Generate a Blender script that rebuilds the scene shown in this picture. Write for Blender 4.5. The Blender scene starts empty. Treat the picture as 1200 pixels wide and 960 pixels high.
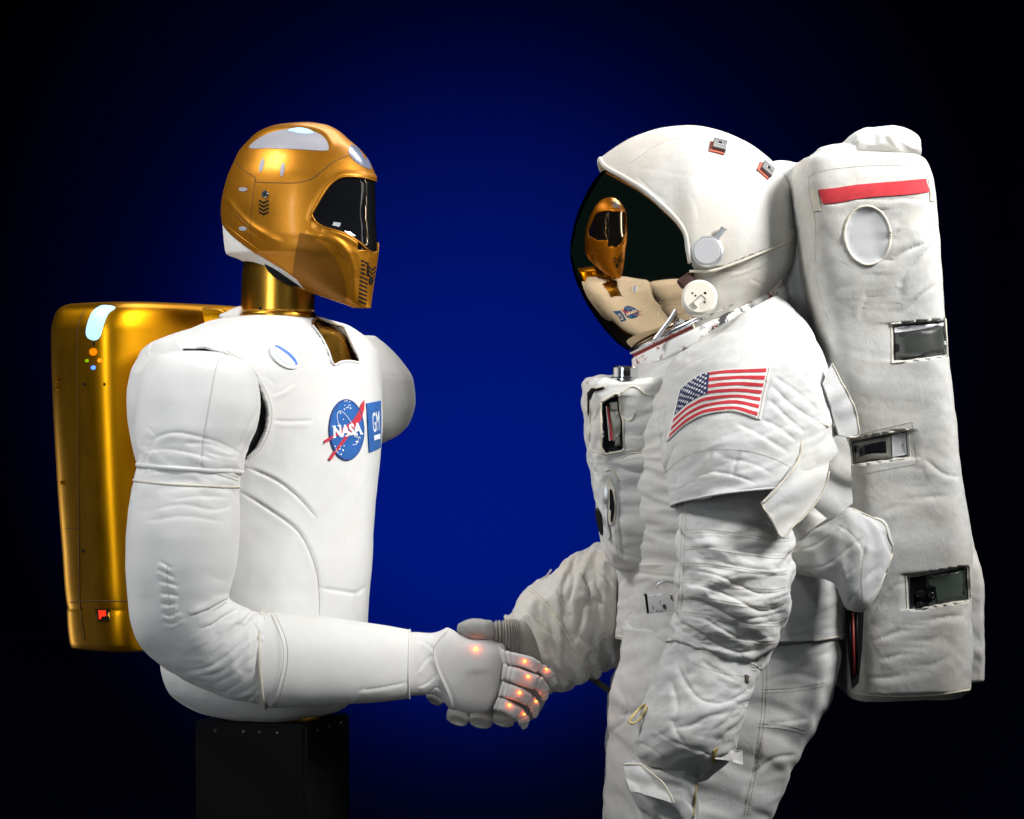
import bpy, bmesh, math, random
import numpy as np
from mathutils import Vector
from mathutils.bvhtree import BVHTree
from mathutils.geometry import delaunay_2d_cdt

random.seed(7)
scene = bpy.context.scene
C = scene.collection

# ------------------------------------------------------------------ camera
S = 0.00143          # metres per photograph pixel in the plane y = 0
D = 4.6              # camera distance to that plane
ZC = 1.37            # camera height
cam_d = bpy.data.cameras.new('camera')
cam = bpy.data.objects.new('camera', cam_d)
C.objects.link(cam)
cam.location = (0, -D, ZC)
cam.rotation_euler = (math.radians(90), 0, 0)
cam_d.sensor_width = 36
cam_d.lens = 36 * D / (1200 * S)
cam_d.clip_start = 0.1
cam_d.clip_end = 60
scene.camera = cam

# ------------------------------------------------------------------ world, lamps, exposure
world = bpy.data.worlds.new('World')
scene.world = world
world.use_nodes = True
world.node_tree.nodes['Background'].inputs[0].default_value = (0.2, 0.6, 0.75, 1)  # teal ambient with no real source, added to tint the visor's reflection
world.node_tree.nodes['Background'].inputs[1].default_value = 0.018
scene.view_settings.view_transform = 'Standard'
scene.view_settings.look = 'None'
scene.view_settings.exposure = 0
scene.view_settings.gamma = 1
scene.view_settings.use_curve_mapping = False

def aim(o, target):
    d = Vector(target) - Vector(o.location)
    o.rotation_euler = d.to_track_quat('-Z', 'Y').to_euler()

def softbox(name, loc, target, sx, sy, power, col=(1, 1, 1), spread=180):
    l = bpy.data.lights.new(name, 'AREA')
    l.shape = 'RECTANGLE'
    l.size, l.size_y = sx, sy
    l.energy = power
    l.color = col
    l.spread = math.radians(spread)
    o = bpy.data.objects.new(name, l)
    C.objects.link(o)
    o.location = loc
    aim(o, target)
    return o

def spot(name, loc, target, power, col, cone, blend, radius=0.1):
    l = bpy.data.lights.new(name, 'SPOT')
    l.energy = power
    l.color = col
    l.spot_size = math.radians(cone)
    l.spot_blend = blend
    l.shadow_soft_size = radius
    o = bpy.data.objects.new(name, l)
    C.objects.link(o)
    o.location = loc
    aim(o, target)
    return o

softbox('left_key_softbox', (-1.9, -0.95, ZC + 2.1), (-0.2, 0.0, ZC + 0.2), 0.75, 0.75, 16.5, (1.0, 0.99, 0.975), 90)
softbox('right_key_softbox', (2.0, -0.95, ZC + 1.55), (0.32, 0.0, ZC + 0.25), 0.7, 0.7, 16.5, (1.0, 0.995, 0.985), 62)
softbox('hair_softbox', (0.35, 0.8, ZC + 1.7), (0.25, 0.0, ZC + 0.2), 1.7, 0.5, 24, (1.0, 0.99, 0.97))
softbox('front_strip_softbox', (-1.45, -2.9, ZC + 0.25), (-0.45, 0, ZC + 0.05), 0.3, 1.3, 2.1, (0.90, 0.95, 1.0), 42)
softbox('right_front_softbox', (1.5, -2.8, ZC + 1.5), (0.2, 0, ZC), 0.7, 0.7, 2.6, (0.93, 0.96, 1.0), 100)
softbox('left_rim_softbox', (-2.0, 0.6, ZC - 0.6), (-0.35, 0, ZC - 0.1), 0.3, 0.8, 1.5, (0.88, 0.94, 1.0), 110)
spot('backdrop_spot', (-0.1, 1.6, 0.22), (-0.12, 4.5, ZC - 0.04), 3300, (0.0, 0.13, 1.0), 42, 1.0, 0.12)
spot('backdrop_wash', (-0.1, 1.6, 0.22), (-0.12, 4.5, ZC + 0.0), 1000, (0.0, 0.10, 1.0), 58, 1.0, 0.12)

# ------------------------------------------------------------------ maths
def P(px, py, y=0.0):
    k = S * (D + y) / D
    return np.array([(px - 600) * k, y, ZC + (480 - py) * k])

def to_px(G):
    k = S * (D + G[..., 1]) / D
    return np.stack([G[..., 0] / k + 600, 480 - (G[..., 2] - ZC) / k], -1)

CAMP = np.array([0, -D, ZC])

def pchip(x, Y, xq):
    x = np.asarray(x, float); Y = np.asarray(Y, float); xq = np.asarray(xq, float)
    sh = Y.shape; Y = Y.reshape(len(x), -1)
    h = np.diff(x); d = np.diff(Y, axis=0) / h[:, None]
    m = np.zeros_like(Y)
    if len(x) == 2:
        m[:] = d[0]
    else:
        w1 = (2 * h[1:] + h[:-1])[:, None]; w2 = (h[1:] + 2 * h[:-1])[:, None]
        a, b = d[:-1], d[1:]
        ok = a * b > 0
        with np.errstate(divide='ignore', invalid='ignore'):
            hm = (w1 + w2) / (w1 / a + w2 / b)
        # blend of harmonic mean and plain mean: smooth yet without overshoot
        m[1:-1] = np.where(ok, hm, 0)
        m[0] = d[0]; m[-1] = d[-1]
    i = np.clip(np.searchsorted(x, xq, side='right') - 1, 0, len(x) - 2)
    t = ((xq - x[i]) / h[i])[:, None]; hh = h[i][:, None]
    r = (2*t**3 - 3*t**2 + 1) * Y[i] + (t**3 - 2*t**2 + t) * hh * m[i] + (-2*t**3 + 3*t**2) * Y[i+1] + (t**3 - t**2) * hh * m[i+1]
    return r.reshape((len(xq),) + sh[1:])

def catmull(pts, n_per=8, closed=False):
    pts = [np.asarray(p, float) for p in pts]
    n = len(pts)
    if n < 3: return np.array(resample(pts, 2))
    out = []
    rng = range(n if closed else n - 1)
    for i in rng:
        p0 = pts[(i - 1) % n] if closed or i > 0 else 2 * pts[0] - pts[1]
        p1 = pts[i]; p2 = pts[(i + 1) % n]
        p3 = pts[(i + 2) % n] if closed or i + 2 < n else 2 * pts[-1] - pts[-2]
        for k in range(n_per):
            t = k / n_per
            out.append(0.5 * ((2*p1) + (-p0+p2)*t + (2*p0-5*p1+4*p2-p3)*t*t + (-p0+3*p1-3*p2+p3)*t**3))
    if not closed: out.append(pts[-1])
    return np.array(out)

def resample(pts, step):
    pts = np.asarray(pts, float)
    d = np.r_[0, np.cumsum(np.linalg.norm(np.diff(pts, axis=0), axis=1))]
    n = max(2, int(round(d[-1] / step)) + 1)
    q = np.linspace(0, d[-1], n)
    return np.stack([np.interp(q, d, pts[:, k]) for k in range(pts.shape[1])], -1)

_rs = np.random.RandomState(3)
_perm = _rs.permutation(256); _perm = np.r_[_perm, _perm, _perm]
_grad = _rs.normal(size=(256, 3)); _grad /= np.linalg.norm(_grad, axis=1)[:, None]

def perlin(p):
    p = np.asarray(p, float)
    i = np.floor(p).astype(int); f = p - i
    i &= 255
    u = f * f * f * (f * (f * 6 - 15) + 10)
    r = 0
    for dx in (0, 1):
        for dy in (0, 1):
            for dz in (0, 1):
                g = _grad[_perm[_perm[_perm[(i[..., 0] + dx) & 255] + ((i[..., 1] + dy) & 255)] + ((i[..., 2] + dz) & 255)]]
                dot = (g * (f - np.array([dx, dy, dz]))).sum(-1)
                w = (u[..., 0] if dx else 1 - u[..., 0]) * (u[..., 1] if dy else 1 - u[..., 1]) * (u[..., 2] if dz else 1 - u[..., 2])
                r = r + w * dot
    return r * 1.5

def fbm(p, oct=3):
    r, a = 0, 1.0
    for k in range(oct):
        r = r + a * perlin(p * 2 ** k + 17.3 * k); a *= 0.5
    return r

# Slack cloth: two plain tubes are squeezed and twisted by Blender's cloth solver, and the folds that form
# are read off as height fields for the suit's sleeves, legs and covers.
CLOTH = {}
def slack_cloth():
    rs = np.random.RandomState(5)
    radius, length, nt, nz, last = 0.095, 0.50, 120, 92, 34
    made = []
    bpy.ops.mesh.primitive_cylinder_add(vertices=64, radius=radius * 0.8, depth=length * 1.1)
    core = bpy.context.object
    core.modifiers.new('collision', 'COLLISION')
    core.collision.thickness_outer = 0.002
    for kind, squeeze, twist, stiff, far in (('A', 0.24, 0.15, 2.0, 0), ('C', 0.12, -0.5, 12.0, 0)):
        waves = [(rs.randint(1, 7), rs.uniform(-9, 9), rs.uniform(0, 6.28), rs.uniform(.1, .35)) for _ in range(14)]
        V, F, E = [], [], []
        for i in range(nz):
            t = i / (nz - 1) * 2 - 1
            for j in range(nt):
                a = 2 * math.pi * j / nt
                r = radius * (1 + 0.02 * sum(math.sin(q[0]*a + q[1]*i/nz*6.28 + q[2]) * q[3] for q in waves))
                z = length * t / 2
                V.append((r*math.cos(a), r*math.sin(a), z))
                ta = a + twist * t * 0.5
                E.append((r*math.cos(ta), r*math.sin(ta), z * (1 - squeeze) - 0.125 * squeeze * t * math.cos(a) * length))
        for i in range(nz - 1):
            for j in range(nt): F.append((i*nt+j, i*nt+(j+1) % nt, (i+1)*nt+(j+1) % nt, (i+1)*nt+j))
        me = bpy.data.meshes.new('slack'); me.from_pydata(V, [], F)
        o = bpy.data.objects.new('slack', me); C.objects.link(o)
        g = o.vertex_groups.new(name='pin'); g.add(list(range(3*nt)) + list(range((nz-3)*nt, nz*nt)), 1.0, 'REPLACE')
        o.shape_key_add(name='Basis'); kb = o.shape_key_add(name='squeezed')
        for k, e in enumerate(E): kb.data[k].co = e
        kb.value = 0; kb.keyframe_insert('value', frame=1); kb.value = 1; kb.keyframe_insert('value', frame=last - 8)
        m = o.modifiers.new('cloth', 'CLOTH'); s = m.settings
        s.vertex_group_mass = 'pin'; s.quality = 5; s.mass = 0.25
        s.tension_stiffness = s.compression_stiffness = 40; s.shear_stiffness = 8; s.bending_stiffness = stiff
        s.tension_damping = s.compression_damping = 8; s.bending_damping = 1.0; s.air_damping = 3
        s.use_pressure = True; s.uniform_pressure_force = 1.5
        s.effector_weights.gravity = 0.0
        m.collision_settings.use_collision = True; m.collision_settings.distance_min = 0.002
        m.collision_settings.use_self_collision = False
        m.point_cache.frame_start = 1; m.point_cache.frame_end = last
        made.append((kind, o))
    for f in range(1, last + 1): scene.frame_set(f)
    dg = bpy.context.evaluated_depsgraph_get()
    for kind, o in made:
        em = o.evaluated_get(dg).to_mesh()
        P_ = np.array([v.co[:] for v in em.vertices])
        bv = BVHTree.FromPolygons(P_.tolist(), [tuple(p.vertices) for p in em.polygons])
        zm = np.abs(P_[:, 2]).max() * 0.88
        H = np.zeros((144, 192))
        for i in range(144):
            z = (i / 143 * 2 - 1) * zm
            for j in range(192):
                a = 2 * math.pi * j / 192; d = Vector((math.cos(a), math.sin(a), 0))
                h = bv.ray_cast(d * 0.3 + Vector((0, 0, z)), -d)[0]
                H[i, j] = math.hypot(h[0], h[1]) - radius if h is not None else 0
        lo, hi = np.percentile(H, [0.3, 99.7]); H = H.clip(lo, hi)
        for _ in range(3):
            H = (np.roll(H, 1, 1) + 2*H + np.roll(H, -1, 1)) / 4
            H[1:-1] = (H[:-2] + 2*H[1:-1] + H[2:]) / 4
        CLOTH[kind] = H - H.mean()
    CLOTH['B'] = CLOTH['C'][:, ::-1]
    for o in [core] + [q for _, q in made]: bpy.data.objects.remove(o)
    scene.frame_set(1)
slack_cloth()

def cloth_at(kind, u, v):
    """u: along (0..1 = one map, mirrored beyond), v: round (wraps)"""
    H = CLOTH[kind]; m, n = H.shape
    u = np.abs(((u + 1) % 2) - 1) * (m - 1); v = (v % 1) * n
    def cub(t): return [-0.5*t**3 + t*t - 0.5*t, 1.5*t**3 - 2.5*t*t + 1, -1.5*t**3 + 2*t*t + 0.5*t, 0.5*t**3 - 0.5*t*t]
    i = np.floor(u).astype(int); j = np.floor(v).astype(int); wu = cub(u - i); wv = cub(v - j)
    r = 0
    for p in range(4):
        ii = i + p - 1; ii = np.where(ii < 0, -ii, ii); ii = np.where(ii > m - 1, 2*(m - 1) - ii, ii)
        for q in range(4): r = r + wu[p] * wv[q] * H[ii, (j + q - 1) % n]
    return r
STROKE = 1.0

def smooth01(x, a, b):
    t = np.clip((x - a) / (b - a), 0, 1)
    return t * t * (3 - 2 * t)

# ------------------------------------------------------------------ objects
BASE = {}
def thing(name, label, cat, base, group=None):
    o = bpy.data.objects.new(name, None)
    C.objects.link(o)
    o.location = base
    o.empty_display_size = 0.1
    o['label'] = label; o['category'] = cat
    if group: o['group'] = group
    BASE[o.name] = np.array(base, float)
    return o

def base_of(parent):
    while parent is not None and parent.parent is not None: parent = parent.parent
    return BASE.get(parent.name, np.zeros(3)) if parent is not None else np.zeros(3)

def link(name, V, F, mats, parent, smooth=True, midx=None, label=None, kind=None, sharp=None):
    me = bpy.data.meshes.new(name)
    V = np.asarray(V, float) - base_of(parent)
    me.from_pydata(V.tolist(), [], F if isinstance(F, list) else F.tolist())
    if not isinstance(mats, (list, tuple)): mats = [mats]
    for m in mats: me.materials.append(m)
    n = len(me.polygons)
    sm = np.ones(n, bool) if smooth is True else (np.zeros(n, bool) if smooth is False else np.asarray(smooth, bool))
    me.polygons.foreach_set('use_smooth', sm)
    if midx is not None: me.polygons.foreach_set('material_index', np.asarray(midx, np.int32))
    me.validate()
    me.update()
    if sharp: me.set_sharp_from_angle(angle=math.radians(sharp))
    o = bpy.data.objects.new(name, me)
    C.objects.link(o)
    if parent is not None: o.parent = parent
    if label: o['label'] = label
    if kind: o['kind'] = kind
    return o

class Surf:
    """A lofted surface: rows along the limb, columns round it (wrapping)."""
    def __init__(s, G, closed=True):
        s.G = np.asarray(G, float); s.closed = closed; s._bvh = None
        m, n = s.G.shape[:2]
        s.m, s.n = m, n
        j = np.arange(n if closed else n - 1)
        i = np.arange(m - 1)
        I, J = np.meshgrid(i, j, indexing='ij')
        J2 = (J + 1) % n
        s.Q = np.stack([I*n + J, I*n + J2, (I+1)*n + J2, (I+1)*n + J], -1).reshape(-1, 4)
    def normals(s):
        G = s.G
        if s.closed: dv = np.roll(G, -1, 1) - np.roll(G, 1, 1)
        else: dv = np.gradient(G, axis=1)
        du = np.gradient(G, axis=0)
        N = np.cross(dv, du)
        l = np.linalg.norm(N, axis=-1, keepdims=True)
        N = N / np.maximum(l, 1e-12)
        c = G.reshape(-1, 3).mean(0)
        # outward: compare with row centres
        rc = G.mean(1, keepdims=True)
        mid = slice(s.m // 4, 3 * s.m // 4 + 1)
        if ((G - rc) * N)[mid].sum() < 0: N = -N; s.flip = True
        else: s.flip = False
        return N
    def arclen(s):
        c = s.G.mean(1)
        return np.r_[0, np.cumsum(np.linalg.norm(np.diff(c, axis=0), axis=1))]
    def displace(s, h):
        s.G = s.G + s.normals() * h[..., None]; s._bvh = None; return s
    def folds(s, A, fs=25, ft=1.2, warp=0.6, seed=0, mask=None, oct=2, sharp=0.12):
        """gathered-cloth rings: creases across the limb, warped and broken up"""
        L = s.arclen()[:, None]
        th = np.linspace(0, 2*np.pi, s.n, endpoint=False)[None]
        ct, st = np.cos(th), np.sin(th)
        o = seed * 13.7
        w = perlin(np.stack(np.broadcast_arrays(L*fs*0.25 + o, ct*1.1 + o, st*1.1), -1)) * warp
        h = 0; a = 1.0
        for k in range(oct):
            f = 1.9 ** k
            n = perlin(np.stack(np.broadcast_arrays(L*fs*f + w*f*2 + 5*k, ct*ft*f**.8 + o, st*ft*f**.8 + 3*k), -1))
            h = h + a * (np.sqrt(n*n + sharp**2) - 0.33); a *= 0.45
        h = h * A
        if mask is not None: h = h * mask
        return s.displace(h)
    def crumple(s, A, f, seed=0, mask=None, stretch=(1, 1, 1)):
        """tension folds: warped, drawn-out ridges with sharp crests, few and uneven"""
        p = s.G * np.array(stretch) * f + seed * 5.3
        w = np.stack([perlin(p * 0.6 + 11), perlin(p * 0.6 + 23), perlin(p * 0.6 + 37)], -1)
        n = perlin(p + w * 1.6)
        r = 1 - np.sqrt(n * n + 0.004) * 2.2
        r = np.clip(r, -0.2, 1)
        amt = smooth01(perlin(p * 0.35 + 51), -0.25, 0.45)
        h = r * (0.25 + amt)
        n2 = perlin(p * 2.1 + w * 2.2 + 7); h = h + 0.35 * (1 - np.sqrt(n2 * n2 + 0.004) * 2.2) * amt
        if mask is not None: h = h * mask
        return s.displace((h - 0.3) * A)
    def cloth(s, kind, A, along=None, round_=1.0, u0=0.0, v0=0.0, shear=0.0, mask=None):
        L = s.arclen()[:, None]; v = np.linspace(0, 1, s.n, endpoint=False)[None]
        u = L / 0.36 * max(1.0, round_) if along is None else L / L.max() * along
        h = cloth_at(kind, u + u0 + 0 * v, v * round_ + v0 + shear * u) * A
        if mask is not None: h = h * mask
        return s.displace(h)
    def press(s, poly, depth):
        px = to_px(s.G); N = s.normals()
        w = in_poly(px, np.asarray(poly, float)) & ((N * (CAMP - s.G)).sum(-1) > 0)
        return s.displace(-depth * w.astype(float))
    def bumps(s, A, f, oct=3, seed=0, stretch=(1, 1, 1), mask=None, billow=False):
        n = fbm(s.G * np.array(stretch) * f + seed * 9.1, oct)
        if billow: n = np.abs(n) * 2 - 0.6
        if mask is not None: n = n * mask
        return s.displace(n * A)
    def stroke(s, poly, amp, width, kind='ridge', soft=True, taper=True, smooth=True):
        """press or raise a fold along a path given as seen in the photograph; real relief on the near side"""
        pl = catmull(poly, 6) if smooth and len(poly) > 2 else np.asarray(poly, float)
        px = to_px(s.G)
        N = s.normals()
        V = CAMP - s.G; V /= np.linalg.norm(V, axis=-1, keepdims=True)
        fw = smooth01((N * V).sum(-1), -0.05, 0.12)
        x0, y0 = pl.min(0) - 5 * width; x1, y1 = pl.max(0) + 5 * width
        sel = (px[..., 0] > x0) & (px[..., 0] < x1) & (px[..., 1] > y0) & (px[..., 1] < y1) & (fw > 0)
        if not sel.any(): return s
        q = px[sel]
        best = np.full(len(q), 1e9); sgn = np.zeros(len(q)); par = np.zeros(len(q))
        tot = max(1, len(pl) - 1)
        for k in range(len(pl) - 1):
            a, b = pl[k], pl[k+1]; ab = b - a; L2 = max(1e-9, (ab**2).sum())
            t = np.clip(((q - a) @ ab) / L2, 0, 1)
            c = a + t[:, None] * ab
            d = np.linalg.norm(q - c, axis=1)
            cr = ab[0] * (q[:, 1] - a[1]) - ab[1] * (q[:, 0] - a[0])
            u = d < best
            best[u] = d[u]; sgn[u] = np.sign(cr[u]); par[u] = (k + t[u]) / tot
        x = best / width
        if kind == 'ridge': h = np.exp(-x*x)
        elif kind == 'groove': h = -np.exp(-x*x)
        elif kind == 'crease':
            x = x / (1 + 0.35 * perlin(np.stack([q[:, 0]*0.05, q[:, 1]*0.05, np.full(len(q), amp*900.0)], -1)))
            h = 0.75 * (-0.8 * np.exp(-(x*2.0)**2) + np.where(sgn > 0, 0.85 * np.exp(-((x - 0.8) / 1.7)**2), 0.2 * np.exp(-((x - 1.2) / 2.4)**2)))
        elif kind == 'step':   # a lip: high on one side of the path, falling off slowly there
            h = np.where(sgn > 0, np.exp(-(x / 2.2)**2), np.exp(-(x * 2.5)**2))
        elif kind == 'flat':
            h = 1 - smooth01(x, 0.8, 1.2)
        if taper: h = h * np.clip(np.minimum(par, 1 - par) * 6, 0, 1) ** 0.7
        H = np.zeros(px.shape[:2]); H[sel] = h * amp * STROKE
        return s.displace(H * fw)
    def bvh(s):
        if s._bvh is None:
            s._bvh = BVHTree.FromPolygons(s.G.reshape(-1, 3).tolist(), s.Q.tolist(), all_triangles=False)
        return s._bvh
    def hit(s, px, py, off=0.0):
        d = P(px, py) - CAMP; d /= np.linalg.norm(d)
        loc, nor, idx, dist = s.bvh().ray_cast(Vector(CAMP), Vector(d))
        if loc is None: return None, None
        n = np.array(nor)
        if n @ d > 0: n = -n
        return np.array(loc) + n * off, n
    def mesh(s, name, mat, parent, cap0=False, cap1=False, keep=None, solid=0.0, midx=None, **kw):
        N = s.normals()
        V = s.G.reshape(-1, 3)
        Q = s.Q if s.flip else s.Q[:, ::-1]
        if keep is not None:
            k = keep.reshape(s.m, s.n)
            kk = k.reshape(-1)[s.Q].all(1)
            Q = Q[kk]
            if midx is not None: midx = midx[kk]
        F = [tuple(q) for q in Q.tolist()]
        if cap0: F.append(tuple(range(s.n)) if not s.flip else tuple(range(s.n))[::-1])
        if cap1:
            r = tuple(range((s.m-1)*s.n, s.m*s.n)); F.append(r[::-1] if not s.flip else r)
        if midx is not None: midx = list(midx) + [0] * (int(cap0) + int(cap1))
        if solid:
            # inner skin and rims
            V2 = (s.G - N * solid).reshape(-1, 3)
            n0 = len(V)
            ed = {}
            for f in F:
                for a, b in zip(f, f[1:] + f[:1]): ed[(a, b)] = 1
            rim = [(a, b) for (a, b) in ed if (b, a) not in ed]
            F2 = [tuple(x + n0 for x in f[::-1]) for f in F]
            F3 = [(b, a, a + n0, b + n0) for a, b in rim]
            V = np.r_[V, V2]; F = F + F2 + F3
            if midx is not None: midx = list(midx) * 2 + [0] * len(F3)
        # drop loose vertices
        used = np.zeros(len(V), bool)
        for f in F: used[list(f)] = True
        mp = np.cumsum(used) - 1
        F = [tuple(int(mp[x]) for x in f) for f in F]
        return link(name, V[used], F, mat, parent, midx=midx, **kw)

def loft(st, step=2.0, ring=120, power=2.0, round0=0.0, round1=0.0, tilt=None):
    """st: list of dicts L,R (pixel ends of the visible width), y (depth), r (depth / width), optional vz, p."""
    rows = []
    for q in st:
        y = q.get('y', 0.0)
        ys = q.get('ys', y)
        a, b = P(*q['L'], ys), P(*q['R'], ys)
        a[1] = b[1] = y
        c = (a + b) / 2 + np.array([0, q.get('dy', 0), 0]); u = (b - a) / 2
        w = np.linalg.norm(u)
        u = u + np.array([0, q.get('uy', 0.0) * w, 0])
        v = np.array([q.get('vx', 0.0) * w, w * q.get('r', 1.0), q.get('vz', 0.0) * w])
        rows.append(np.r_[c, u, v, q.get('p', power)])
    return _loft_rows(np.array(rows), step * S, ring, round0, round1)

def loft_axes(st, A, B, step=2.0, ring=160, power=2.2, round0=0.0, round1=0.0):
    """horizontal slices of an upright body turned to the camera: st = (py, Lpx, Rpx, q=a/b, y)"""
    rows = []
    for (py, L, R, q, y) in st:
        e = power / (power - 1.0)
        yl = yr = y
        for _ in range(3):
            xl = (L - 600) * S * (D + yl) / D; xr = (R - 600) * S * (D + yr) / D
            w = (xr - xl) / 2
            b = w / ((abs(q * A[0]))**e + abs(B[0])**e) ** (1 / e)
            yo = (q*q*b*b * A[0]*A[1] + b*b * B[0]*B[1]) / w
            yl, yr = y - yo, y + yo
        c = P(600, py, y); c[0] = (xl + xr) / 2
        rows.append(np.r_[c, np.array(A) * q * b, np.array(B) * b, power])
    return _loft_rows(np.array(rows), step * S, ring, round0, round1)

def _loft_rows(R, step, ring, round0, round1):
    c = R[:, :3]
    # distance measure that also feels changes of size
    d = np.linalg.norm(np.diff(c, axis=0), axis=1)
    e = np.abs(np.diff(np.linalg.norm(R[:, 3:6], axis=1)))
    t = np.r_[0, np.cumsum(np.maximum(np.sqrt(d*d + e*e), 1e-6))]
    n = max(6, int(t[-1] / step) + 1)
    q = np.linspace(0, t[-1], n)
    K = pchip(t, R, q)
    if round0 > 0: K = np.r_[_rounding(K, round0, True, step), K]
    if round1 > 0: K = np.r_[K, _rounding(K, round1, False, step)]
    th = np.linspace(0, 2*np.pi, ring, endpoint=False)
    p = K[:, 9][:, None]
    ct = np.sign(np.cos(th)) * np.abs(np.cos(th)) ** (2 / p)
    st_ = np.sign(np.sin(th)) * np.abs(np.sin(th)) ** (2 / p)
    G = K[:, None, 0:3] + ct[..., None] * K[:, None, 3:6] + st_[..., None] * K[:, None, 6:9]
    return Surf(G)

def _rounding(K, r, start, step):
    e = K[0] if start else K[-1]
    f = K[1] if start else K[-2]
    ax = e[:3] - f[:3]; ax = ax / max(1e-9, np.linalg.norm(ax))
    m = max(5, int(1.6 * r / step))
    out = []
    for k in range(1, m + 1):
        a = k / m * math.pi / 2
        row = e.copy()
        row[:3] = e[:3] + ax * r * math.sin(a)
        sc = max(0.004, math.cos(a))
        row[3:9] = e[3:9] * sc
        out.append(row)
    if start: out = out[::-1]
    return np.array(out)

# ------------------------------------------------------------------ small builders
def tube_geo(pts, r, seg=8, cap=True):
    pts = np.asarray(pts, float)
    n = len(pts)
    T = np.gradient(pts, axis=0); T /= np.maximum(np.linalg.norm(T, axis=1, keepdims=True), 1e-9)
    up = np.array([0.13, -1, 0.21]) if abs(T[0] @ np.array([0, -1, 0])) < 0.9 else np.array([0, 0, 1.0])
    V = []
    r = np.broadcast_to(np.asarray(r, float), (n,))
    for i in range(n):
        x = np.cross(T[i], up); x /= max(1e-9, np.linalg.norm(x)); y = np.cross(x, T[i]); up = y
        for k in range(seg):
            a = 2*math.pi*k/seg
            V.append(pts[i] + r[i] * (math.cos(a)*x + math.sin(a)*y))
    F = []
    for i in range(n-1):
        for k in range(seg):
            k2 = (k+1) % seg
            F.append((i*seg+k, i*seg+k2, (i+1)*seg+k2, (i+1)*seg+k))
    if cap:
        F.append(tuple(range(seg))[::-1]); F.append(tuple(range((n-1)*seg, n*seg)))
    return np.array(V), F

def merge(parts):
    V, F, o = [], [], 0
    for v, f in parts:
        V.append(np.asarray(v)); F += [tuple(int(x) + o for x in q) for q in f]; o += len(v)
    return np.concatenate(V), F

def tube(name, pts, r, mat, parent, seg=8, **kw):
    V, F = tube_geo(pts, r, seg)
    return link(name, V, F, mat, parent, **kw)

def on(surf, poly, step=2.0, off=0.0, smooth=True):
    """points of a path lying on a surface (path given as seen from the photograph's viewpoint)"""
    pl = catmull(poly, 8) if smooth and len(poly) > 2 else np.asarray(poly, float)
    pl = resample(pl, step)
    out = []
    for x, y in pl:
        h, n = surf.hit(x, y, off)
        if h is not None: out.append(h)
    return out

def piping(name, surf, poly, r, mat, parent, off=0.0, step=2.0, relax=2, **kw):
    pts = on(surf, poly, step, off, kw.pop('smooth_path', True))
    if len(pts) < 3: return None
    pts = np.array(pts)
    # drop leaps
    for _ in range(relax): pts[1:-1] = (pts[:-2] + 2*pts[1:-1] + pts[2:]) / 4
    return tube(name, pts, r, mat, parent, **kw)

def stitch_geo(surf, poly, pitch=3.0, length=0.6, r=0.0007, off=0.0003, smooth=True):
    pl = catmull(poly, 8) if smooth and len(poly) > 2 else np.asarray(poly, float)
    pl = resample(pl, pitch)
    out = []
    for a, b in zip(pl[:-1], pl[1:]):
        h0, _ = surf.hit(a[0], a[1], off); e = a + (b - a) * length
        h1, _ = surf.hit(e[0], e[1], off)
        if h0 is None or h1 is None or np.linalg.norm(h1 - h0) > 0.02: continue
        out.append(tube_geo([h0, h1], r, 5))
    return out

def stitching(name, surf, polys, mat, parent, **kw):
    g = []
    for p in polys: g += stitch_geo(surf, p, **kw)
    if not g: return None
    V, F = merge(g)
    return link(name, V, F, mat, parent, kind='stuff')

def inside_cdt(poly, res):
    poly = [Vector((float(x), float(y))) for x, y in poly]
    xs = [p.x for p in poly]; ys = [p.y for p in poly]
    pts = list(poly)
    gx = np.arange(min(xs) + res*0.5, max(xs), res); gy = np.arange(min(ys) + res*0.5, max(ys), res)
    pa = np.array([[p.x, p.y] for p in poly])
    if len(gx) and len(gy):
        X, Y = np.meshgrid(gx, gy); Q = np.stack([X.ravel(), Y.ravel()], -1)
        ins = in_poly(Q, pa)
        # keep off the boundary
        dmin = np.min(np.linalg.norm(Q[:, None] - pa[None], axis=-1), axis=1)
        for q in Q[ins & (dmin > res*0.45)]: pts.append(Vector((float(q[0]), float(q[1]))))
    nb = len(poly)
    r = delaunay_2d_cdt(pts, [], [list(range(nb))], 1, 1e-5)
    return np.array([[v.x, v.y] for v in r[0]]), [tuple(f) for f in r[2]]

def in_poly(Q, poly):
    x, y = Q[..., 0], Q[..., 1]
    c = np.zeros(x.shape, bool)
    n = len(poly); j = n - 1
    for i in range(n):
        xi, yi = poly[i]; xj, yj = poly[j]
        if yi != yj:
            c ^= ((yi > y) != (yj > y)) & (x < (xj - xi) * (y - yi) / (yj - yi) + xi)
        j = i
    return c

class Field:
    """a free-standing sheet: depth given over the photograph plane, relief included"""
    def __init__(s, f): s.f = f
    def hit(s, px, py, off=0.0):
        a = P(px, py, s.f(px, py)); b = P(px + 1, py, s.f(px + 1, py)); c = P(px, py + 1, s.f(px, py + 1))
        n = np.cross(c - a, b - a); n /= np.linalg.norm(n)
        if n @ (CAMP - a) < 0: n = -n
        return a + n * off, n

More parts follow.
